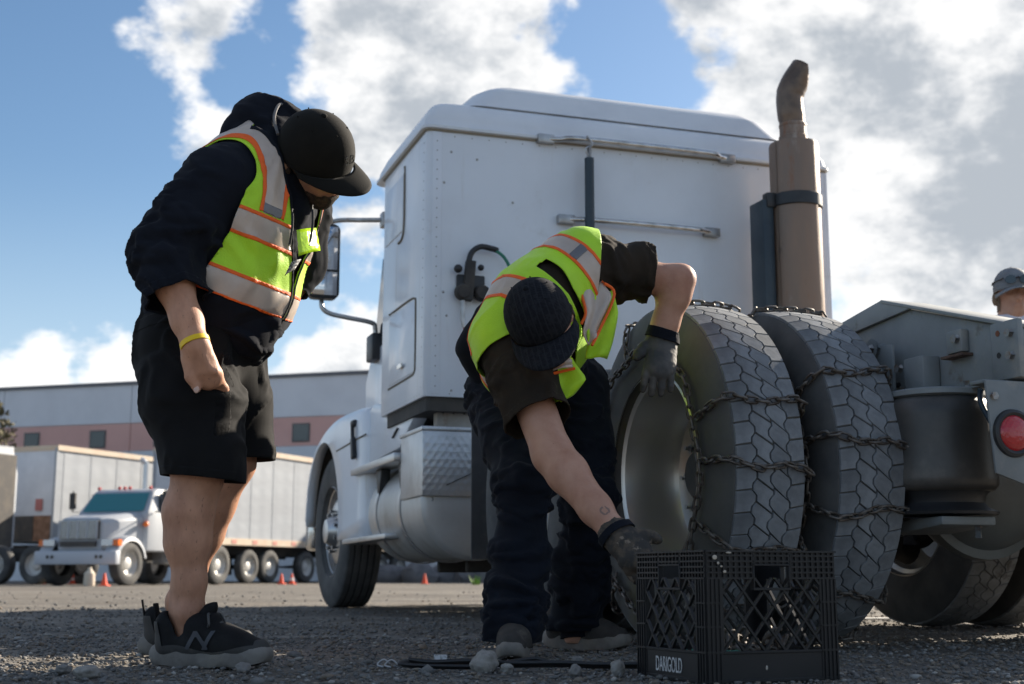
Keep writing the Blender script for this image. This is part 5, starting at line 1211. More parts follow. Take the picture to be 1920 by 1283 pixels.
# ---------------------------------------------------------------- person bent over, fitting the chain
def fingers(f, base, dirs, lens, rad, bend, k=.006):
    """chains of three joints; dirs unit vectors along the hand, bend a unit vector the tips curl towards"""
    for b, d, L, r, c in zip(base, dirs, lens, rad, bend):
        p = [np.array(b)]; dd = nrm(d)
        for i, fr in enumerate((.44, .32, .24)):
            dd = nrm(dd+np.array(c)*(.22 if i == 0 else .42)); p.append(p[-1]+dd*L*fr)
        f.chain([(p[0], r), (p[1], r*.95), (p[2], r*.88), (p[3], r*.76)], k)
def person_two():
    PEL, CH, NK = A(0.0767, 4.2200, 0.8259), A(0.0787, 3.8600, 0.9923), A(0.0835, 3.7200, 0.9800)
    RS, LS = A(-0.0046, 3.7400, 0.8833), A(0.2057, 3.8000, 1.1075)
    RE, RW = A(0.1089, 3.5800, 0.5467), A(0.2630, 3.4400, 0.3324)
    LE, LW = A(0.4905, 3.8400, 1.0829), A(0.4442, 3.8600, 0.9331)
    RH, LH, RK, LK, RA, LA = A(-0.0252, 4.1600, 0.7784), A(0.1986, 4.2800, 0.8118), A(0.0369, 3.8600, 0.4903), A(0.2378, 4.1200, 0.4673), A(0.0089, 3.8000, 0.0902), A(0.1984, 4.2200, 0.0947)
    HD = A(0.0759, 3.5850, 0.9183)
    hu = nrm(A(-.33, -.74, .58)); hf = nrm(A(.17, -.55, -.82)); hf = nrm(hf-hu*(hf@hu)); hl = np.cross(hu, hf); ax = (hf, hl, hu)
    et, el, ef = torso_frame(PEL, CH, LS-RS)
    f = Field((-.30, 3.30, .02), (.62, 4.50, 1.30), .006)
    f.chain([(PEL, .09), (CH, .11)], .05, flat=(ef, 1.5)); f.chain([(CH, .11), (NK, .06), (HD-hu*.05-hf*.02, .058)], .03)
    f.ell(HD-hf*.012+hu*.01, (.098, .076, .09), ax, .02); f.ell(HD+hf*.045-hu*.05, (.050, .052, .062), ax, .03)
    f.cone(HD+hf*.055-hu*.098, HD-hf*.005-hu*.07+hl*.045, .028, .024, .025); f.cone(HD+hf*.055-hu*.098, HD-hf*.005-hu*.07-hl*.045, .028, .024, .025)
    f.cone(HD+hf*.092-hu*.022, HD+hf*.105-hu*.048, .010, .014, .014)
    for s in (-1, 1):
        e = HD+hl*s*.080-hf*.018-hu*.03
        f.ell(e, (.021, .010, .032), (nrm(hf*.95-hl*s*.3), nrm(hl+hf*.3*s), hu), .008); f.ell(e+hl*s*.010+hf*.002, (.010, .008, .016), ax, .006, 's')
        f.ell(HD+hf*.088-hu*.005+hl*s*.032, (.012, .014, .009), ax, .012, 's')
    f.chain([(RS, .062), (RE, .053), (RE+(RW-RE)*.25, .053), (RE+(RW-RE)*.7, .041), (RW, .033), (RW+nrm(RW-RE)*.04, .03)], .025)
    f.chain([(LS, .058), (LS*.4+LE*.6, .049), (LE, .043), (LE+(LW-LE)*.3, .045), (LE+(LW-LE)*.8, .036), (LW, .032), (LW+nrm(LW-LE)*.03, .03)], .03)
    f.ell(LE+A(.016, 0, .010), (.028, .03, .028), None, .025)
    for h, k_, a in ((RH, RK, RA), (LH, LK, LA)): f.chain([(h, .07), (k_, .055), (k_*.7+a*.3+A(0, .02, 0), .06), (a, .04), (a+A(0, 0, -.05), .04)], .03)
    V, F = f.mesh(); V = relax(V, F, 1)
    body = soft('person', (V, F), SKIN)
    tag(body, 'person in lime vest and dark jeans bending over the rear wheel beside the crate', 'person')
    # small tattoo above the right wrist
    N = normals(V, F); wd = nrm(RW-RE); q = V-(RW-wd*.05); sd = nrm(np.cross(wd, A(0, 1, 0))); ta, tb = q@wd, q@sd
    v2, f2 = clip(V+N*.0008, F, np.maximum(np.abs(np.hypot(ta, tb-.012)-.010)-.0028, np.maximum(q[:, 1]+.005, np.linalg.norm(q, axis=1)-.045))); 
    if len(f2): soft('tattoo', (v2, f2), mat('tattoo_ink', (.24, .15, .12), .6), body)
    # dark hair at the back of the head below the cap
    q = V-HD; a_, b_, c_ = q@hf, q@hl, q@hu; v2, f2 = clip(V+N*.004, F, np.maximum.reduce([a_+.02, -c_-.085, c_-.03, np.linalg.norm(q, axis=1)-.15])); soft('hair', (v2, f2), BEARD, body)
    # jeans
    g = Field((-.32, 3.55, .03), (.55, 4.60, 1.02), .007)
    g.chain([(PEL+A(0, .02, .02), .165), (PEL+et*.12, .155)], .05, flat=(ef, 1.2))
    g.chain([(RH, .118), (RH*.5+RK*.5, .092), (RK, .073), (RK*.5+RA*.5+A(0, .02, 0), .070), (RK*.2+RA*.8, .066), (RA+A(0, .0, -.0), .066), (RA+A(0, 0, -.06), .071)], .05)
    g.chain([(LH, .118), (LH*.5+LK*.5, .094), (LK, .075), (LK*.5+LA*.5+A(0, .02, 0), .072), (LK*.2+LA*.8, .068), (LA, .069), (LA+A(0, 0, -.06), .073)], .05)
    V, F = g.mesh(); V = folds(V, F, .015, 9, 61, [(RK, .13, .9), (LK, .13, .8), (RA+A(0, 0, .06), .13, 1.3), (LA+A(0, 0, .06), .13, 1.3), (RH, .14, .6)], (A(0, 0, 1), 1.8))
    s = np.maximum(.052+.02*np.clip(V[:, 1]-3.85, -.1, .1)*4-V[:, 2], np.where(V[:, 2] > .82, (V-PEL)@et-.16, -1)); v2, f2 = clip(V, F, s); soft('jeans', (v2, f2), JEANS, body, .004)
    # t-shirt
    g = Field((-.32, 3.40, .50), (.62, 4.50, 1.36), .007)
    g.chain([(PEL-et*.02, .170), (PEL*.5+CH*.5, .172), (CH, .172), (CH*.35+NK*.65, .13), (NK, .085)], .06, flat=(ef, 1.5))
    torso = g.copy()
    torso.chain([(RS, .098), (CH*.4+NK*.6, .114), (LS, .096)], .06); torso.chain([(RS, .10), (RS+(RE-RS)*.25, .098)], .04); torso.chain([(LS, .094), (LS+(LE-LS)*.2, .082)], .04)
    g.chain([(RS, .084), (CH*.4+NK*.6, .105), (LS, .090)], .06)
    RC, LC = RS+(RE-RS)*.70, A(0.4039, 3.8200, 1.1009)
    g.chain([(RS, .088), (RS*.5+RC*.5, .088), (RC, .078), (RC+nrm(RE-RS)*.06, .080)], .05)
    g.chain([(LS, .092), (LS*.5+LC*.5, .072), (LC, .066), (LC+nrm(LE-LS)*.06, .064)], .05)
    g_tee = g
    V, F = g.mesh(); V = folds(V, F, .011, 8, 91, [(LS*.4+LC*.6, .12, 1.3), (RS*.3+RC*.7, .12, .9), (PEL, .2, .6)], (nrm(LE-LS), 1.7))
    tR, dR = seg_t(V, RS, RS+(RE-RS)*1.0); tL, dL = seg_t(V, LS, LE)
    s = np.maximum.reduce([np.where((dR < .13) & (tR > .4), tR-.70, -1), np.where((dL < .13) & (tL > .35), tL-((LC-LS)@(LE-LS))/((LE-LS)@(LE-LS)), -1), -((V-PEL)@et)-.10])
    v2, f2 = clip(V, F, s); te = soft('t_shirt', (v2, f2), TEE, body, .004)
    for tt, dd_, c_, L_ in ((tR, dR, .70, np.linalg.norm(RE-RS)), (tL, dL, ((LC-LS)@(LE-LS))/((LE-LS)@(LE-LS)), np.linalg.norm(LE-LS))): hem_band('sleeve_hem', V, F, np.where((dd_ < .13) & (tt > .3), (tt-c_)*L_, -1.), te, TEE, .022)
    # vest
    sh = g_tee.offset(.017); V, F = sh.mesh(); V = relax(V, F, 2); V = folds(V, F, .006, 7, 23, [], (et, .6))
    q = V-PEL; t = q@et; l = q@el; fr = q@ef
    def arm(S, E, r): d0 = nrm(E-S); tt, d2 = seg_t(V, S-d0*.02, S+d0*.4); return r-d2
    s = np.maximum(np.minimum((V-RS)@nrm(RE-RS)-.055, arm(RS, RE, .14)), np.minimum((V-LS)@nrm(LE-LS)-.03, arm(LS, LE, .125)))
    pass
    nk = np.linalg.norm((V-NK)-np.outer((V-NK)@et, et)*.5, axis=1); s = np.maximum(s, .045-nk)
    T = (CH-PEL)@et
    vneck = np.where(fr > 0, np.maximum(.012, (t-.56)*.3)-np.abs(l), -1); s = np.maximum(s, vneck)
    s = np.maximum(s, .20-t)
    vv, vf = clip(V, F, s); ve = soft('vest', (vv, vf), LIME, body, .003)
    ve['label'] = 'lime safety vest with beige and grey reflective tape edged in orange'
    q = vv-PEL; t = q@et; l = q@el; fr = q@ef
    for sg in (-1, 1): stripe(vv, vf, np.where(t > T-.10, l-sg*.105, 1.), .026, ve)
    stripe(vv, vf, np.where(fr < .0, t-(T+.04), 1.), .024, ve, TAPEG)
    stripe(vv, vf, np.where(fr < 0, t-(T-.15), 1.), .026, ve)
    N = normals(vv, vf); pass
    for sg in (-1, 1):
        e2, g2 = clip(vv+N*.0045, vf, np.maximum.reduce([np.abs(fr-.05)-.013, np.abs(l-sg*.105)-.026, T-t])); soft('grey_tab', (e2, g2), TAPEG, ve, .001) if len(g2) else None
    # the open fronts of the vest hang down on both sides of the face
    def flap(name, rows, m, label=None, th=.003):
        n = 10; VV = []; b = MB(); R = [[Vector(p) for p in r] for r in rows]; K = len(R)-1; mm = 14
        for j in range(mm+1):
            tt = j/mm*K; k = min(int(tt), K-1); w = tt-k
            for i in range(n+1):
                u = i/n; a = R[k][0].lerp(R[k][1], u); c = R[k+1][0].lerp(R[k+1][1], u); p = a.lerp(c, w)
                p = p+Vector((.2, -1, .1))*(.008*math.sin(u*7+j*.25)+.004*math.sin(j*.9+u*3)); VV.append(p)
        b.add(VV, [(j*(n+1)+i, j*(n+1)+i+1, (j+1)*(n+1)+i+1, (j+1)*(n+1)+i) for j in range(mm) for i in range(n)])
        o = b.build(name, m, ve, smooth=70); o.modifiers.new('cloth', 'SOLIDIFY').thickness = th
        return o
    d1 = .004
    flap('front_panel', [(A(0.2040, 3.7000, 0.9990), A(0.2905, 3.7400, 1.0308)), (A(0.2073, 3.6900, 0.9203), A(0.2996, 3.7300, 0.9665)), (A(0.2102, 3.7000, 0.8610), A(0.2887, 3.7400, 0.8910)), (A(0.2080, 3.7200, 0.8308), A(0.2705, 3.7500, 0.8357))], LIME)
    flap('reflective_stripe', [(A(0.1929, 3.6850, 1.0190), A(0.2555, 3.7150, 1.0519)), (A(0.2098, 3.6750, 0.9555), A(0.2819, 3.7100, 1.0073)), (A(0.1942, 3.6750, 0.8946), A(0.2408, 3.7000, 0.9068)), (A(0.2151, 3.6800, 0.8606), A(0.2437, 3.7000, 0.8946))], TAPE)
    for a_, b_ in (([A(0.2548, 3.7050, 1.0496), A(0.2907, 3.7050, 1.0124), A(0.2461, 3.6900, 0.9050), A(0.2238, 3.6750, 0.8598)], 0), ([A(0.1923, 3.6750, 1.0168), A(0.2064, 3.6680, 0.9542), A(0.1941, 3.6680, 0.9191)], 0)):
        MB().tube(smooth_path(a_, 5), .0045, 6).build('orange_trim', ORANGE, ve)
    flap('front_panel', [(A(0.0588, 3.6300, 0.8162), A(0.1661, 3.6600, 0.8210)), (A(0.0848, 3.6200, 0.7508), A(0.2035, 3.6500, 0.7596)), (A(0.1024, 3.6300, 0.7035), A(0.1693, 3.6500, 0.7180)), (A(0.1144, 3.6400, 0.6930), A(0.1351, 3.6450, 0.6995))], LIME)
    flap('reflective_stripe', [(A(0.0615, 3.6150, 0.8018), A(0.1593, 3.6400, 0.8178)), (A(0.0803, 3.6100, 0.7715), A(0.1677, 3.6350, 0.7931))], TAPE)
    MB().tube(smooth_path([A(0.0816, 3.6050, 0.7619), A(0.1171, 3.6200, 0.7730), A(0.1733, 3.6300, 0.7879)], 5), .0045, 6).build('orange_trim', ORANGE, ve)
    # dark jacket tail behind the hip
    g = Field((-.30, 3.7, .60), (.10, 4.4, 1.1), .008); g.chain([(A(-0.0577, 4.0500, 1.0049), .06), (A(-0.0915, 4.1000, 0.9213), .072), (A(-0.0750, 4.1200, 0.8487), .06)], .04); V, F = g.mesh(); V = folds(V, F, .010, 9, 5)
    soft('jacket_tail', (V, F), BLACKC, body)
    # gloves
    GL = nrm(LW-LE)
    f = Field(np.minimum(LW, LW+GL*.25)-.13, np.maximum(LW, LW+GL*.25)+.13, .0035)
    H0 = A(0.4395, 3.8650, 0.9053); H1 = A(0.4262, 3.8150, 0.8212); pd = nrm(H1-H0); sd = A(1., .10, .05); sd = nrm(sd-pd*(sd@pd)); bk = np.cross(sd, pd); bk = bk if bk[1] < 0 else -bk
    f.cone(LW-GL*.012, LW+GL*.035, .040, .037, .015); f.cone(H0, H1, .038, .043, .02, flat=(bk, 1.6)); f.cone(H0+sd*.012, H1+sd*.012, .03, .034, .02, flat=(bk, 1.5))
    base = [H1+sd*o+pd*.005 for o in (-.034, -.0115, .0115, .034)]
    fingers(f, base, [pd+sd*o for o in (-.10, -.03, .04, .12)], [.072, .082, .078, .062], [.0118, .0120, .0115, .0105], [-bk*.8+A(0, .25, -.2)]*4, .003)
    fingers(f, [H0-sd*.030+pd*.01], [pd*.7-sd*.65], [.068], [.0155], [pd*.6-bk*.3], .012)
    V, F = f.mesh(); V = relax(V, F, 1); V = folds(V, F, .003, 26, 7); gl = soft('glove', (V, F), GLOVE, body); gl['label'] = 'dark grey work glove resting on the tire sidewall'
    N = normals(V, F); t = (V-LW)@GL; e2, g2 = clip(V+N*.003, F, np.maximum(np.abs(t-.008)-.016, np.linalg.norm(V-LW, axis=1)-.08)); soft('cuff', (e2, g2), BLACKC, gl, .003)
    GR = nrm(RW-RE); P0, P1 = RW+GR*.02, A(0.3062, 3.4000, 0.2753)
    f = Field(np.minimum(P0, P1)-.14, np.maximum(P0, P1)+.14, .0035)
    pd = nrm(P1-P0); sd = A(.75, .1, .62); sd = nrm(sd-pd*(sd@pd)); bk = np.cross(sd, pd); bk = bk if bk[1] < 0 else -bk
    f.cone(RW-GR*.005, RW+GR*.03, .041, .037, .015); f.cone(P0, P1, .037, .043, .02, flat=(bk, 1.55)); f.cone(P0+sd*.01, P1+sd*.014, .03, .034, .02, flat=(bk, 1.5))
    fingers(f, [P1+sd*o for o in (-.032, -.011, .011, .031)], [pd*.9+A(.1, .1, -.2)]*4, [.058, .066, .070, .062], [.012, .0132, .0138, .0135], [-bk*1.2]*4)
    fingers(f, [P0+sd*.034+pd*.015], [pd*.55+sd*.85], [.064], [.0155], [pd*.7-bk*.4], .012)
    V, F = f.mesh(); V = relax(V, F, 1); V = folds(V, F, .003, 26, 9); g2_ = soft('glove', (V, F), GLOVEC, body); g2_['label'] = 'brown camouflage glove reaching down behind the crate'
    N = normals(V, F); t = (V-RW)@GR; e2, g2 = clip(V+N*.003, F, np.maximum(np.abs(t-.006)-.010, np.linalg.norm(V-RW, axis=1)-.07)); soft('cuff', (e2, g2), BLACKC, g2_, .003)
    for a_ in (RA, LA): MB().tube(smooth_path([Vector(a_+A(0, 0, .06)), Vector(a_), Vector(a_+A(.0, -.01, -.06))], 4), .050, 14).build('sock', BLACKC, body)
    cap(body, HD+hu*.018+hf*.004, hu, hf, .100, CAPN, .088, 'baseball_cap', .022, .6, tall=.98)
    shoe(body, (.012, 3.90, .003), math.radians(-93), .290, SHOEW, SHOEW, SOLE, chunky=False, tongue=False)
    shoe(body, (.125, 4.30, .003), math.radians(-38), .290, SHOEW, SHOEW, SOLE, chunky=False, tongue=False)
person_two()

# ---------------------------------------------------------------- person beyond the frame rails
def person_three():
    D = A(2.485, 6.62, 0)
    f = Field(D+A(-.40, -.36, .0), D+A(.42, .36, 1.80), .008)
    HD = D+A(.045, -.02, 1.575); hu = A(0, 0, 1.); hf = nrm(A(-.10, -1, -.03)); hf = nrm(hf-hu*(hf@hu)); hl = np.cross(hu, hf); ax = (hf, hl, hu)
    f.chain([(D+A(0, 0, .95), .13), (D+A(.02, 0, 1.2), .13), (D+A(.04, 0, 1.36), .10), (HD-hu*.06, .058)], .04)
    f.ell(HD-hf*.012+hu*.01, (.098, .077, .09), ax, .02); f.ell(HD+hf*.045-hu*.05, (.050, .052, .065), ax, .03)
    f.cone(HD+hf*.055-hu*.098, HD-hf*.005-hu*.07+hl*.045, .028, .024, .025); f.cone(HD+hf*.055-hu*.098, HD-hf*.005-hu*.07-hl*.045, .028, .024, .025)
    f.cone(HD+hf*.092-hu*.022, HD+hf*.108-hu*.050, .010, .015, .014); f.cone(HD+hf*.090-hu*.082+hl*.018, HD+hf*.090-hu*.082-hl*.018, .008, .008, .01)
    for s in (-1, 1):
        f.ell(HD+hl*s*.080-hf*.018-hu*.03, (.021, .010, .032), ax, .008); f.ell(HD+hf*.090-hu*.012+hl*s*.033, (.013, .016, .010), ax, .012, 's')
        f.chain([(D+A(.04+s*.19, 0, 1.36), .055), (D+A(.04+s*.24, .02, 1.08), .045), (D+A(.04+s*.22, -.06, .84), .033), (D+A(.04+s*.21, -.08, .76), .035)], .03)
        for i in range(4): f.chain([(D+A(.04+s*.21+(i-1.5)*.018, -.085, .745), .011), (D+A(.04+s*.21+(i-1.5)*.018, -.095, .68), .009)], .006)
        f.chain([(D+A(s*.09, 0, .90), .09), (D+A(s*.10, 0, .50), .06), (D+A(s*.10, .01, .09), .042)], .03)
    V, F = f.mesh(); body = soft('person', (V, F), SKIN); tag(body, 'person in grey cap with sunglasses on it, half out of view beyond the frame', 'person'); body.scale = (1, 1, 1.04)
    N = normals(V, F)
    g = Field(D+A(-.40, -.36, .80), D+A(.42, .36, 1.55), .010)
    g.chain([(D+A(0, 0, .90), .165), (D+A(.02, 0, 1.2), .165), (D+A(.04, 0, 1.36), .115), (D+A(.045, 0, 1.43), .07)], .05); 
    for s in (-1, 1): g.chain([(D+A(.04+s*.17, 0, 1.36), .075), (D+A(.04+s*.225, .015, 1.16), .068)], .05)
    g.chain([(D+A(-.13, 0, 1.37), .08), (D+A(.21, 0, 1.37), .08)], .05)
    v, q = g.mesh(); v = folds(v, q, .008, 7, 3); v, q = clip(v, q, np.maximum(v[:, 2]-1.455, .86-v[:, 2])); soft('t_shirt', (v, q), mat('lavender_white_tee', (.62, .60, .66), .8, var=(5, .4, .7), col2=(.54, .52, .58)), body, .003)
    g = Field(D+A(-.30, -.25, .04), D+A(.30, .25, 1.02), .010); g.chain([(D+A(0, 0, .9), .15), (D+A(0, 0, .95), .145)], .05)
    for s in (-1, 1): g.chain([(D+A(s*.085, 0, .84), .105), (D+A(s*.10, 0, .48), .08), (D+A(s*.10, .01, .06), .078)], .05)
    v, q = g.mesh(); v = folds(v, q, .010, 8, 8); v, q = clip(v, q, np.maximum(.05-v[:, 2], v[:, 2]-.98)); soft('jeans', (v, q), JEANS, body, .003)
    GREYC = mat('grey_cap_cloth', (.20, .21, .225), .8, bump=(260, .3, .001), var=(12, .4, .7), col2=(.16, .165, .18))
    root, lf = cap(body, HD+hu*.020+hf*.004, hu, hf, .099, GREYC, .065, 'baseball_cap', .030, .5, tall=.98)
    sg = empty('sunglasses', (0, 0, 0), 0, root)
    for s in (-1, 1):
        MB().loft([[(.112-.18*abs(y)*1.2+d, y, z) for y, z in [(s*(.008+.052*(.5+.5*math.cos(a))), .022+.021*math.sin(a)) for a in np.linspace(0, 6.28, 17)[:-1]]] for d in (0, .006)]).build('lens', MGLASS, sg)
        MB().tube([(.098, s*.066, .03), (.0, s*.094, .026), (-.02, s*.092, .02)], .004, 6).build('arm', MBLACKP, sg)
    MB().tube([(.118, -.012, .026), (.120, 0, .03), (.118, .012, .026)], .005, 6).build('bridge', MBLACKP, sg)
    q = V-HD; v2, f2 = clip(V+N*.005, F, np.maximum.reduce([q@hf-.02, -(q@hu)-.095, q@hu-.03, .03-np.abs(q@hl)*1., np.linalg.norm(q, axis=1)-.15])); soft('hair', (v2, f2), mat('light_brown_hair', (.16, .11, .07), .7, bump=(200, .6, .002)), body)
    for s in (-1, 1): shoe(body, (D[0]+s*.10, D[1]+.09, .003), math.radians(-92), .29, SHOEW, SHOEW, SOLE, chunky=False, tongue=False)
person_three()
# ---------------------------------------------------------------- milk crate
def crate():
    P = mat('black_crate_plastic', (.0085, .009, .0105), .45, spec=.35, var=(9, .35, .7), col2=(.014, .014, .0155), bump=(120, .12, .001), dirt=[((.085, .078, .068), 26, .70, .78)])
    W, D, H = .335, .300, .277; a = math.atan2(.40, .917)
    root = empty('milk_crate', (.408, 2.86, .002), a); tag(root, 'black plastic milk crate with lattice sides standing by the rear wheel', 'crate')
    # local: x along the right-hand face (0..W), y along the left-hand face (0..D)
    T = .007
    def bars(mb, x0, x1, z0, z1, n, hz, t=T, out=0.):
        """ribbed grid panel in its own plane (u, z), wall thickness t in w"""
        for i in range(n+1):
            u = x0+(x1-x0)*i/n; mb.box((u-.0016, -out, z0), (u+.0016, t, z1))
        for z in hz: mb.box((x0, -out-.001, z-.0018), (x1, t, z+.0018))
    def face(L, nm):
        """one side, drawn in u 0..L, w inwards, z up; returns the list of parts"""
        parts = []
        b = MB(); b.box((.04, .001, .0), (L-.04, T, .062)); b.box((.04, -.002, .060), (L-.04, T+.001, .066)); b.box((.0, -.001, .0), (L, T, .008)); parts.append(('lower_band', b, .0012))
        b = MB(); hw = .045; zc0, zc1 = .205, .245
        b.box((0, .004, .216), (L/2-hw, T, H)); b.box((L/2+hw, .004, .216), (L, T, H)); b.box((L/2-hw, .004, .246), (L/2+hw, T, H))
        bars(b, .004, L/2-hw-.004, .216, H, 8, (.218, .230, .242, .254, .266), .004); bars(b, L/2+hw+.004, L-.004, .216, H, 8, (.218, .230, .242, .254, .266), .004); bars(b, L/2-hw, L/2+hw, .248, H, 6, (.254, .266), .004)
        b.box((0, -.004, H-.004), (L, T+.004, H)); parts.append(('rim_band', b, 0))
        b = MB()
        for u in (L/2-hw-.003, L/2+hw-.001): b.box((u, -.002, .196), (u+.004, T+.004, .25))
        b.box((L/2-hw-.003, -.002, .192), (L/2+hw+.003, T+.004, .198)); b.box((L/2-hw-.003, -.002, .244), (L/2+hw+.003, T+.004, .249)); parts.append(('hand_hole', b, .001))
        x0, x1, z0, z1 = .043, L-.043, .064, .218; st = .052
        k = -int((z1-z0)/st)-1
        while x0+k*st < x1+(z1-z0):
            for sg in (1, -1):
                u = x0+k*st; A_, B_ = (u, z0), (u+sg*(z1-z0)*.82, z1)
                # clip to the window
                def cl(p, q):
                    t0, t1 = 0., 1.; dx = q[0]-p[0]
                    for lo, hi in ((x0, x1),):
                        if abs(dx) < 1e-9: continue
                        ta, tb = (lo-p[0])/dx, (hi-p[0])/dx
                        if ta > tb: ta, tb = tb, ta
                        t0, t1 = max(t0, ta), min(t1, tb)
                    return None if t1-t0 < .05 else tuple((p[0]+dx*t, p[1]+(q[1]-p[1])*t) for t in (t0, t1))
                r = cl(A_, B_)
                if r:
                    (ua, za), (ub, zb) = r; b = MB(); b.bar((ua, .004+.0006*sg, za), (ub, .004+.0006*sg, zb), .0048, .0066, (0, 1, 0)); parts.append(('lattice_bar', b, 0))
            k += 1
        return parts
    def post(mb):
        for i in range(4): mb.box((.002+.0105*i, -.0025, 0), (.005+.0105*i, .004, .216))
        mb.box((0, .0, 0), (.043, T, .216)); mb.box((-.001, -.003, .115), (.043, .003, .118)); mb.box((-.001, -.003, .165), (.043, .003, .168)); mb.box((-.001, -.003, .062), (.043, .003, .066))
    sides = [('right', W, Matrix.Identity(4)), ('left', D, Matrix.Translation((0, D, 0)) @ Matrix.Rotation(-math.pi/2, 4, 'Z')),
             ('back', W, Matrix.Translation((W, D, 0)) @ Matrix.Rotation(math.pi, 4, 'Z')), ('far', D, Matrix.Translation((W, 0, 0)) @ Matrix.Rotation(math.pi/2, 4, 'Z'))]
    for nm, L, M in sides:
        side = empty('side', (0, 0, 0), 0, root); side.matrix_basis = M
        for n_, b, bv in face(L, nm): b.build(n_, P, side, bevel=bv, seg=1)
        for flip in (0, 1):
            b = MB(); post(b)
            if flip: b.V = [(L-x, y, z) for x, y, z in b.V]
            b.build('corner_post', P, side)
    b = MB()
    for i in range(9): b.box((.01+(W-.02)*i/8-.003, .008, .006), (.01+(W-.02)*i/8+.003, D-.008, .012))
    for i in range(8): b.box((.008, .01+(D-.02)*i/7-.003, .005), (W-.008, .01+(D-.02)*i/7+.003, .011))
    b.build('floor_grid', P, root)
    # wordmark on the left-hand lower band
    tx = bpy.data.curves.new('wordmark', 'FONT'); tx.body = 'DARIGOLD'; tx.size = .046; tx.extrude = .0003; tx.align_x = 'CENTER'; tx.align_y = 'CENTER'
    to = bpy.data.objects.new('wordmark_curve', tx); COL.objects.link(to); bpy.context.view_layer.update(); me = bpy.data.meshes.new_from_object(to); bpy.data.objects.remove(to)
    xs = [v.co.x for v in me.vertices]; w = max(xs)-min(xs)
    for v in me.vertices: v.co.x *= .112/w
    me.materials.clear(); me.materials.append(mat('white_print', (.62, .62, .62), .6, var=(60, .5, .7), col2=(.25, .25, .25)))
    o = obj('wordmark', me, root); o.rotation_euler = (math.pi/2, 0, -math.pi/2); o.location = (-.0005, D*.53, .030)
    # paint scuffs on the front post and band
    sc = mat('cream_scuff', (.42, .38, .32), .8)
    for i, (x, z, w_, h_) in enumerate(((.022, .262, .012, .010), (.03, .25, .006, .006), (.038, .243, .006, .004), (.046, .232, .008, .006), (.057, .272, .014, .004), (.148, .03, .006, .010))):
        MB().ball((x, -.0045 if z > .2 else .0005, z), 1, 5, (w_/2, .0008, h_/2)).build('scuff', sc, root)
    # a few coils of teal rope and a hook lie inside
    tq = MB(); tq.tube(smooth_path([(.06+.05*math.cos(t)+.02*t/6, .10+.06*math.sin(t), .055+.006*math.sin(t*3)) for t in np.linspace(0, 15, 26)], 3), .006, 6)
    o = tq.build('rope', mat('teal_rope', (.03, .24, .19), .7)); o.matrix_world = root.matrix_basis.copy(); tag(o, 'teal rope coiled in the bottom of the milk crate', 'rope')
    cc = empty('spare_chain', (0, 0, 0)); cc.matrix_basis = root.matrix_basis.copy(); tag(cc, 'heap of spare chain lying inside the milk crate', 'chain')
    for k in range(70):
        o = obj('link', LINK, cc, (.07+.20*random.random(), .07+.16*random.random(), .018+.08*random.random()**2)); o.rotation_euler = (random.random()*6, random.random()*6, random.random()*6)
crate()
# black rubber tensioner strap lying along the gravel
def strap():
    root = empty('tension_strap', (0, 0, 0)); tag(root, 'black rubber strap with hooks lying on the gravel in front of the work shoes', 'strap')
    RUBB = mat('black_rubber_strap', (.012, .012, .014), .5, bump=(60, .15, .002))
    P = smooth_path([(-.250, 3.36, .02), (-.19, 3.33, .016), (-.10, 3.31, .020), (.0, 3.29, .016), (.12, 3.27, .018), (.20, 3.25, .016), (.30, 3.22, .018)], 7)
    def ribbon(P, w, t, name):
        V = []; F = []
        for i, p in enumerate(P):
            d = (P[min(i+1, len(P)-1)]-P[max(0, i-1)]).normalized(); s = d.cross(Vector((0, 0, 1))).normalized(); s = (s*.85+Vector((0, 0, .5))).normalized(); u = s.cross(d)
            V += [p+s*w+u*t, p-s*w+u*t, p-s*w-u*t, p+s*w-u*t]
        for i in range(len(P)-1):
            for k in range(4): F.append((i*4+k, i*4+(k+1) % 4, i*4+4+(k+1) % 4, i*4+4+k))
        F += [(0, 1, 2, 3), tuple(len(V)-4+k for k in (3, 2, 1, 0))]
        b = MB(); b.add(V, F); b.build(name, RUBB, root, bevel=.002)
    ribbon(P, .012, .004, 'band'); ribbon(smooth_path([(-.01, 3.40, .012), (.06, 3.38, .022), (.10, 3.36, .012)], 6), .009, .004, 'band')
    ribbon(smooth_path([(-.255, 3.37, .018), (-.27, 3.34, .012), (-.20, 3.30, .010), (-.08, 3.275, .010)], 6), .008, .003, 'band')
    MB().box((-.19, 3.325, .018), (-.158, 3.333, .036)).build('care_tag', mat('white_tag', (.55, .55, .56), .6, var=(120, .45, .6), col2=(.3, .3, .3)), root)
    for c in ((-.275, 3.345), (-.295, 3.36)):
        MB().tube(smooth_path([(c[0], c[1], .008), (c[0]-.02, c[1]+.005, .022), (c[0]-.035, c[1], .010), (c[0]-.02, c[1]-.006, .005)], 5), .0028, 6).build('hook', MSTEEL, root)
strap()
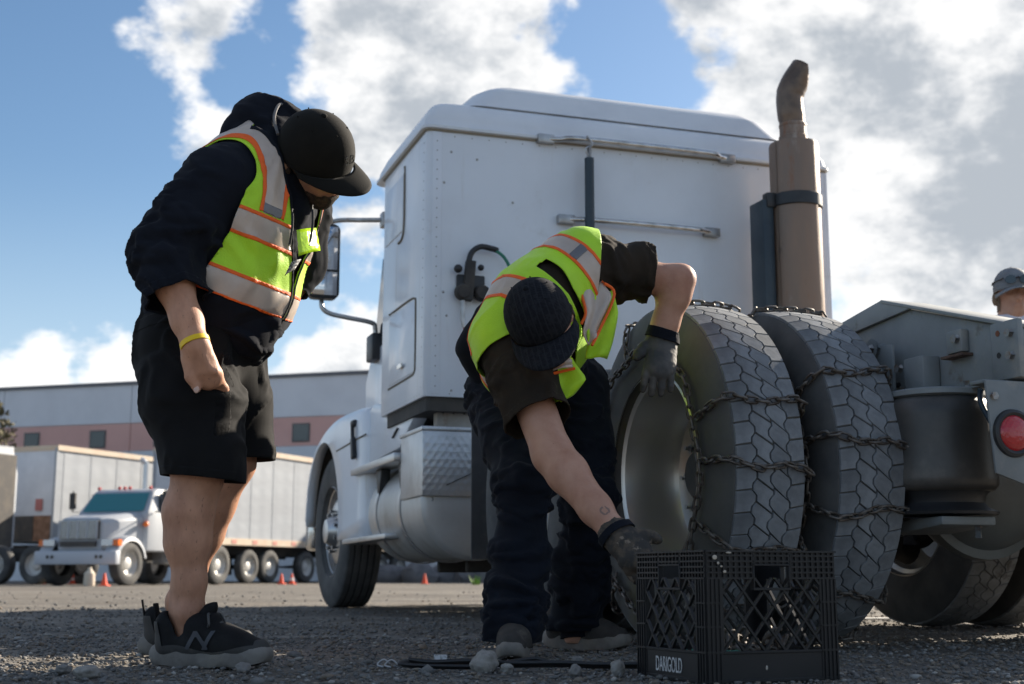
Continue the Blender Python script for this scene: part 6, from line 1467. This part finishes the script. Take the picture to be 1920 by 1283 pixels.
# ---------------------------------------------------------------- far side of the lot
def background():
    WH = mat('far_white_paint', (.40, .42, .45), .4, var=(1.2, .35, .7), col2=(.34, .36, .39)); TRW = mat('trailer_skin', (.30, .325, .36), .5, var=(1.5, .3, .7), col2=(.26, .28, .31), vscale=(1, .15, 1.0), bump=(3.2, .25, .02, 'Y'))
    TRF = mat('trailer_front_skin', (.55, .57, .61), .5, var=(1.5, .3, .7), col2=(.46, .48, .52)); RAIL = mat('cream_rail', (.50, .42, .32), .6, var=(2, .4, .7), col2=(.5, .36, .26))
    FD = mat('far_dark_steel', (.05, .045, .042), .7, var=(3, .4, .7), col2=(.09, .075, .06)); FT = mat('far_tyre', (.045, .045, .046), .8, var=(3, .4, .7), col2=(.10, .097, .09)); FR = mat('far_rim', (.50, .49, .47), .5, .3)
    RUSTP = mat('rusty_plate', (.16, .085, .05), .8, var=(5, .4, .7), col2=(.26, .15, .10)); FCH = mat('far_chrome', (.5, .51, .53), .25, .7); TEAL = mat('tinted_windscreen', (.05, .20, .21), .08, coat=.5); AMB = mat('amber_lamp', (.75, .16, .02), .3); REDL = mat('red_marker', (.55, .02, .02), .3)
    wt = MB().lathe([(.29, -.12), (.33, -.14), (.42, -.145), (.49, -.12), (.515, -.08), (.515, .08), (.49, .12), (.42, .145), (.33, .14), (.29, .12)], 32).mesh('tyre', FT)
    wr = MB().lathe([(.30, .11), (.28, .09), (.25, .02), (.16, .0), (.13, .06), (.06, .08), (0, .08)], 28).mesh('rim', FR); wr2 = MB().lathe([(.30, -.11), (.28, -.09), (.25, -.02), (.16, .0), (.13, -.06), (.06, -.08), (0, -.08)], 28).mesh('rim', FR)
    def wheel(parent, x, y, sgn):
        w = empty('wheel', (x, y, .515), 0, parent); obj('tyre', wt, w); obj('rim', wr if sgn > 0 else wr2, w)
    # building
    A0, A1 = Vector((-24.4, 63.6, 0)), Vector((-6.45, 58.2, 0)); d = (A1-A0).normalized(); az = math.atan2(d.y, d.x)
    root = empty('warehouse', tuple(A0), az); tag(root, 'long grey warehouse with a salmon pink band and small square windows', 'building')
    G = mat('grey_concrete_panel', (.74, .735, .75), .85, var=(.5, .35, .7), col2=(.68, .675, .69), bump=(6, .1, .02)); PK = mat('salmon_band', (.72, .42, .36), .85, var=(.6, .35, .7), col2=(.66, .38, .325)); LG = mat('lower_grey_panel', (.70, .71, .73), .85, var=(.5, .35, .7), col2=(.62, .63, .65))
    pw = 7.0
    for k in range(-4, 8):
        MB().box((k*pw+.02, 0, 7.22), (k*pw+pw-.02, .3, 9.0)).build('wall_panel', G, root)
        MB().box((k*pw+.02, .02, 5.92), (k*pw+pw-.02, .3, 7.2)).build('band_panel', PK, root)
        MB().box((k*pw+.02, 0, 0), (k*pw+pw-.02, .3, 5.9)).build('wall_panel', LG, root)
        for j in (0, 1):
            u = k*pw+1.25+j*3.6
            w = MB().box((u, -.01, 6.08), (u+.86, .05, 6.92)).build('window', mat('window_frame_dark', (.10, .09, .085), .5) if k == -4 and j == 0 else bpy.data.materials['window_frame_dark'], root)
            MB().box((u+.07, -.02, 6.15), (u+.79, .0, 6.85)).build('pane', MGLASS, w)
    MB().box((-4*pw, .1, 0), (8*pw, 18, 8.9)).build('wall_core', G, root); MB().box((-4*pw-.1, -.08, 9.0), (8*pw+.1, .4, 9.16)).build('roof_trim', mat('dark_roof_trim', (.13, .13, .14), .6), root)
    for k in (-1, 1, 3): 
        l = MB().box((k*pw+5.0, -.5, 7.5), (k*pw+5.5, 0, 7.62)).build('wall_lamp', FD, root)
    TH = math.radians(23.3)
    def trailer(corner, label, L, wheels, rust=False):
        r = empty('box_trailer', corner, -TH); tag(r, label, 'trailer', 'box trailers parked across the lot')
        # local: x to the right side (0 is the visible side), y to the rear
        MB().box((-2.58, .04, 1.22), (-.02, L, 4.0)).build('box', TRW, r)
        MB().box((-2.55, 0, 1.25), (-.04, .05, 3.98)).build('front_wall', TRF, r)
        for k in range(int(L/1.2)): MB().box((-.021, .3+k*1.2, 1.35), (-.012, .36+k*1.2, 3.9)).build('side_post', TRW, r)
        MB().box((-2.62, -.02, 3.94), (.03, L, 4.1)).build('top_rail', RAIL, r); MB().box((-.08, 0, 1.14), (.03, L, 1.34)).build('bottom_rail', RAIL, r)
        for k in range(int(L/1.1)): MB().box((.03, .5+k*1.1, 1.18), (.04, .75+k*1.1, 1.30)).build('reflector_strip', mat('red_white_strip', (.5, .22, .18), .5) if 'red_white_strip' not in bpy.data.materials else bpy.data.materials['red_white_strip'], r)
        for x in (-.05, -2.55): MB().box((x-.04, -.03, 1.2), (x+.05, .06, 4.02)).build('corner_post', TRW, r)
        if rust: MB().box((-.75, -.03, 1.25), (-.12, .0, 2.0)).build('impact_plate', RUSTP, r); MB().box((-2.4, -.03, 1.25), (-.77, .0, 2.0)).build('lower_plate', FD, r); MB().box((-.72, -.04, 2.15), (-.46, -.01, 2.5)).build('placard', mat('faded_placard', (.36, .13, .12), .6), r)
        MB().box((-1.9, .3, .85), (-.7, L-.3, 1.14)).build('chassis', FD, r)
        for y in wheels:
            for x, s in ((-.18, 1), (-2.4, -1)): wheel(r, x, y, s)
            MB().tube([(-2.3, y, .515), (-.3, y, .515)], .08, 10).build('axle', FD, r)
        for x in (-.5, -2.1): MB().box((x-.06, 3.4, .25), (x+.06, 3.52, 1.1)).build('landing_leg', FD, r)
        MB().box((-.35, 5.9, .55), (-.05, 7.4, 1.1)).build('side_box', FD, r)
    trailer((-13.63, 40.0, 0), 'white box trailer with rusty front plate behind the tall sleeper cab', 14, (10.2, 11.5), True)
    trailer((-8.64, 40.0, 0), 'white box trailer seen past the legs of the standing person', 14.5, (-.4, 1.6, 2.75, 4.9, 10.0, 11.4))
    # sleeper tractor at the far left
    TH2 = math.radians(-22)
    r = empty('semi_truck', (-14.85, 36.2, 0), TH2); tag(r, 'tall white sleeper tractor cut off at the left edge', 'truck')
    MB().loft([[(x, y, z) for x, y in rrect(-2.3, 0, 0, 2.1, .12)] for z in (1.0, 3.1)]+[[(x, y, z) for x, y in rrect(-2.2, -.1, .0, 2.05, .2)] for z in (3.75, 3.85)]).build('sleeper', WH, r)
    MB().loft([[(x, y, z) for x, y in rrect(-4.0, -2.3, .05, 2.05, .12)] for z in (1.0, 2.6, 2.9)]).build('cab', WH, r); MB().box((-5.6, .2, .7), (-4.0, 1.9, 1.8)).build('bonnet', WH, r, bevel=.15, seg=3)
    MB().box((-1.75, -.02, 2.15), (-.75, .03, 2.75)).build('window', MGLASS, r); MB().box((-3.6, -.02, 1.9), (-2.6, .03, 2.6)).build('window', MGLASS, r)
    for z in (1.55, 1.85): MB().box((-1.1, -.03, z), (-.7, 0, z+.1)).build('vent', FD, r)
    MB().lathe([(0, -2.2), (.30, -2.18), (.33, -2.1), (.33, -.1), (.30, 0), (0, .02)], 24, 'x', (0, .3, .65)).build('fuel_tank', FCH, r)
    MB().box((-5.5, .6, .6), (3.2, 1.5, .95)).build('chassis', FD, r)
    MB().box((-.02, .3, 1.0), (.06, 1.9, 3.6)).build('gap_shade_sheet', FD, r)  # dark sheet added to paint the shade of the gap behind the sleeper
    for x in (-4.9, 1.2, 2.5):
        for y, s in ((.2, -1), (1.95, 1)):
            w = empty('wheel', (x, y, .515), math.pi/2, r); obj('tyre', wt, w); obj('rim', wr2 if s < 0 else wr, w)
    # day cab facing the camera
    TH3 = math.radians(-20)
    r = empty('day_cab_truck', (-10.14, 31.5, 0), TH3); tag(r, 'white bonneted day cab truck with wide grille facing the camera', 'truck')
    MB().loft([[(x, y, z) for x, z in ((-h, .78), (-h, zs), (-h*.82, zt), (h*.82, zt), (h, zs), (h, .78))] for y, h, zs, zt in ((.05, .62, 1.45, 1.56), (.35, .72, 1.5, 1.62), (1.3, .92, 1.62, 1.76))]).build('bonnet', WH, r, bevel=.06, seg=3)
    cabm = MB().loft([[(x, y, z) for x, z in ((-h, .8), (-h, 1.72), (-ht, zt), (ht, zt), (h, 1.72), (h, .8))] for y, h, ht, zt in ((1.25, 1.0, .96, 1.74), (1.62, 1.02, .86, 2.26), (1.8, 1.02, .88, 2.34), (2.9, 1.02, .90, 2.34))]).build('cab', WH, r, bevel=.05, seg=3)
    MB().add([(-.88, 1.24, 1.77), (.88, 1.24, 1.77), (.80, 1.585, 2.23), (-.80, 1.585, 2.23)], [(0, 1, 2, 3)]).build('windscreen', TEAL, r)
    for s in (-1, 1):
        MB().extr([(1.72, 1.76), (1.78, 2.22), (2.5, 2.22), (2.5, 1.76)], s*.955, s*1.035).build('side_window', MGLASS, r)
        MB().lathe([(.60, -.18*s), (.64, 0), (.60, .18*s), (.52, .20*s)], 18, 'x', (s*.92, .55, .52), math.radians(12), math.radians(168)).build('wing', WH, r)
        MB().box((s*.66, -.02, .92), (s*.98, .06, 1.06)).build('headlight', FCH, r); MB().box((s*.98, .0, .92), (s*1.12, .14, 1.06)).build('indicator', AMB, r)
        MB().ball((s*1.0, 1.2, 1.45), .07, 6).build('side_lamp', AMB, r)
        wheel(r, s*.95, .55, s); wheel(r, s*.95, 4.4, s)
        MB().tube([(s*1.05, 1.5, 1.75), (s*1.35, 1.45, 1.8), (s*1.35, 1.45, 2.3)], .02, 8).build('mirror_arm', FD, r); MB().box((s*1.27, 1.42, 1.85), (s*1.43, 1.48, 2.25)).build('mirror', FD, r)
    MB().box((-1.15, -.12, .48), (1.15, .08, .80)).build('bumper', mat('grey_bumper', (.44, .46, .50), .5), r, bevel=.04)
    for x in (-.75, -.62, .62, .75): MB().tube([(x, -.13, .66), (x, -.10, .66)], .045, 10).build('tow_hole', FD, r)
    gb = MB().box((-.56, -.02, 1.08), (.56, .06, 1.50)).build('grille', FD, r)
    for k in range(9): MB().box((-.54, -.035, 1.10+k*.046), (.54, -.02, 1.120+k*.046)).build('grille_bar', FCH, gb)
    for k in range(5): MB().box((-.55+k*.265, -.045, 1.08), (-.51+k*.265, -.02, 1.50)).build('grille_bar', WH, gb)
    MB().box((-.5, -.03, .90), (.5, .02, 1.02)).build('lower_grille', FD, r)
    for x in (-.75, -.15, 0, .15, .75): MB().ball((x, 1.68, 2.36), .045, 5).build('roof_marker', REDL, r)
    MB().tube(smooth_path([(-.35, 3.0, 1.0), (-.35, 3.0, 2.95), (-.37, 2.98, 3.1), (-.45, 2.9, 3.2)], 5), .07, 10).build('exhaust', FCH, r)
    MB().box((-.5, 1.5, .6), (.5, 5.6, .9)).build('chassis', FD, r); MB().box((.5, 2.2, .5), (1.05, 3.2, .85)).build('step_tank', FCH, r, bevel=.05)
    # cones
    CO = mat('cone_orange', (.80, .09, .03), .6); CW = mat('cone_collar', (.7, .66, .62), .6)
    cm = MB().lathe([(.0, .36), (.022, .36), (.03, .34), (.095, .03)], 18, 'z').mesh('body', CO); cs = MB().lathe([(.0565, .215), (.0765, .13)], 18, 'z').mesh('collar', CW); cbm = MB().box((-.14, -.14, 0), (.14, .14, .03)).mesh('base', CO, bevel=.01)
    for i, (x, y, lb) in enumerate(((-12.9, 37.1, 'orange cone beside the tank of the sleeper cab'), (-12.0, 37.0, 'orange cone left of the day cab bumper'), (-9.15, 30.4, 'orange cone in front of the day cab bumper'),
                                 (-7.9, 36.0, 'orange cone just right of the standing person legs'), (-6.3, 37.0, 'orange cone under the trailer near the paired wheels'), (-5.95, 36.6, 'orange cone close to the white truck front wheel'), (-2.45, 38.0, 'lone orange cone under the belly of the white tractor'))):
        c = empty('traffic_cone', (x, y, 0)); c.scale = (.8, .8, .8); tag(c, lb, 'cone', 'orange traffic cones across the lot')
        obj('body', cm, c); obj('base', cbm, c)
        if i in (1, 3, 5): obj('collar', cs, c)
    jg = MB().lathe([(0, 0), (.12, .0), (.13, .05), (.12, .28), (.05, .36), (.04, .42), (0, .42)], 14, 'z').build('jug', mat('pale_jug', (.55, .48, .38), .6), None, loc=(-9.55, 30.6, 0)); tag(jg, 'pale plastic jug standing in front of the day cab truck', 'jug')
    # boulders along the far edge
    ico = bmesh.new(); bmesh.ops.create_icosphere(ico, subdivisions=2, radius=1); b2 = np.array([v.co for v in ico.verts]); f2 = np.array([[v.index for v in f.verts] for f in ico.faces]); ico.free()
    bm_ = mat('boulder', (.16, .155, .16), .9, var=(3, .4, .7), col2=(.10, .10, .105), bump=(8, .5, .05))
    row = 'first second third fourth fifth sixth seventh eighth ninth tenth eleventh twelfth thirteenth fourteenth'.split()
    for k in range(14):
        v = b2*(1+.35*fbm(b2*1.2+k*5.7, 2, k)[:, None])*np.array([.62+.2*rs.rand(), .5, .38+.14*rs.rand()])
        o = obj('boulder', mesh_of('boulder', v, f2, bm_, 30), None, (-5.2+k*.92+.2*rs.rand(), 46+1.2*rs.rand(), .22)); tag(o, 'grey boulder at the far edge of the lot, %s from the left' % row[k], 'boulder', 'boulders along the far edge of the lot')
    # a weed in the gravel and a tree by the warehouse
    wd = MB()
    for k in range(40):
        a = rs.rand()*6.28; L = .12+.16*rs.rand(); p = Vector((.05*rs.randn(), .05*rs.randn(), 0)); t = p+Vector((math.cos(a)*L*.5, math.sin(a)*L*.5, L)); s = Vector((-math.sin(a), math.cos(a), 0))*.02
        wd.add([p-s, p+s, t], [(0, 1, 2)])
    o = wd.build('weed', mat('weed_green', (.16, .30, .04), .7), None, loc=(-.92, 34, 0)); tag(o, 'small green weed growing in the sunlit gravel under the truck', 'plant')
    tr = empty('tree', (-21.6, 54, 0)); tag(tr, 'olive leaved tree at the left edge in front of the warehouse', 'tree')
    MB().tube(smooth_path([(0, 0, 0), (.05, 0, 2), (-.05, .05, 4), (.05, 0, 6.2)], 5), [.16]*5+[.13]*5+[.09]*5+[.05], 10).build('trunk', mat('bark', (.09, .065, .045), .9), tr)
    lf = MB(); 
    for k in range(2600):
        a, z, q = rs.rand()*6.28, rs.rand(), rs.rand()**.5; rr = 1.5*math.sin(math.pi*min(1, z*1.05))**.7*q*(1+.3*math.sin(3*a+z*7)); p = Vector((rr*math.cos(a), rr*math.sin(a), 3.2+4.6*z)); e = Vector(rs.randn(3)).normalized()*.12; g = Vector(rs.randn(3)).normalized()*.07
        lf.add([p-e, p+g, p+e, p-g], [(0, 1, 2, 3)])
    me = mesh_of('crown', lf.V, lf.F, mat('olive_leaves', (.13, .11, .05), .8, var=(2, .4, .6), col2=(.07, .065, .03)), 0); obj('crown', me, tr)
background()
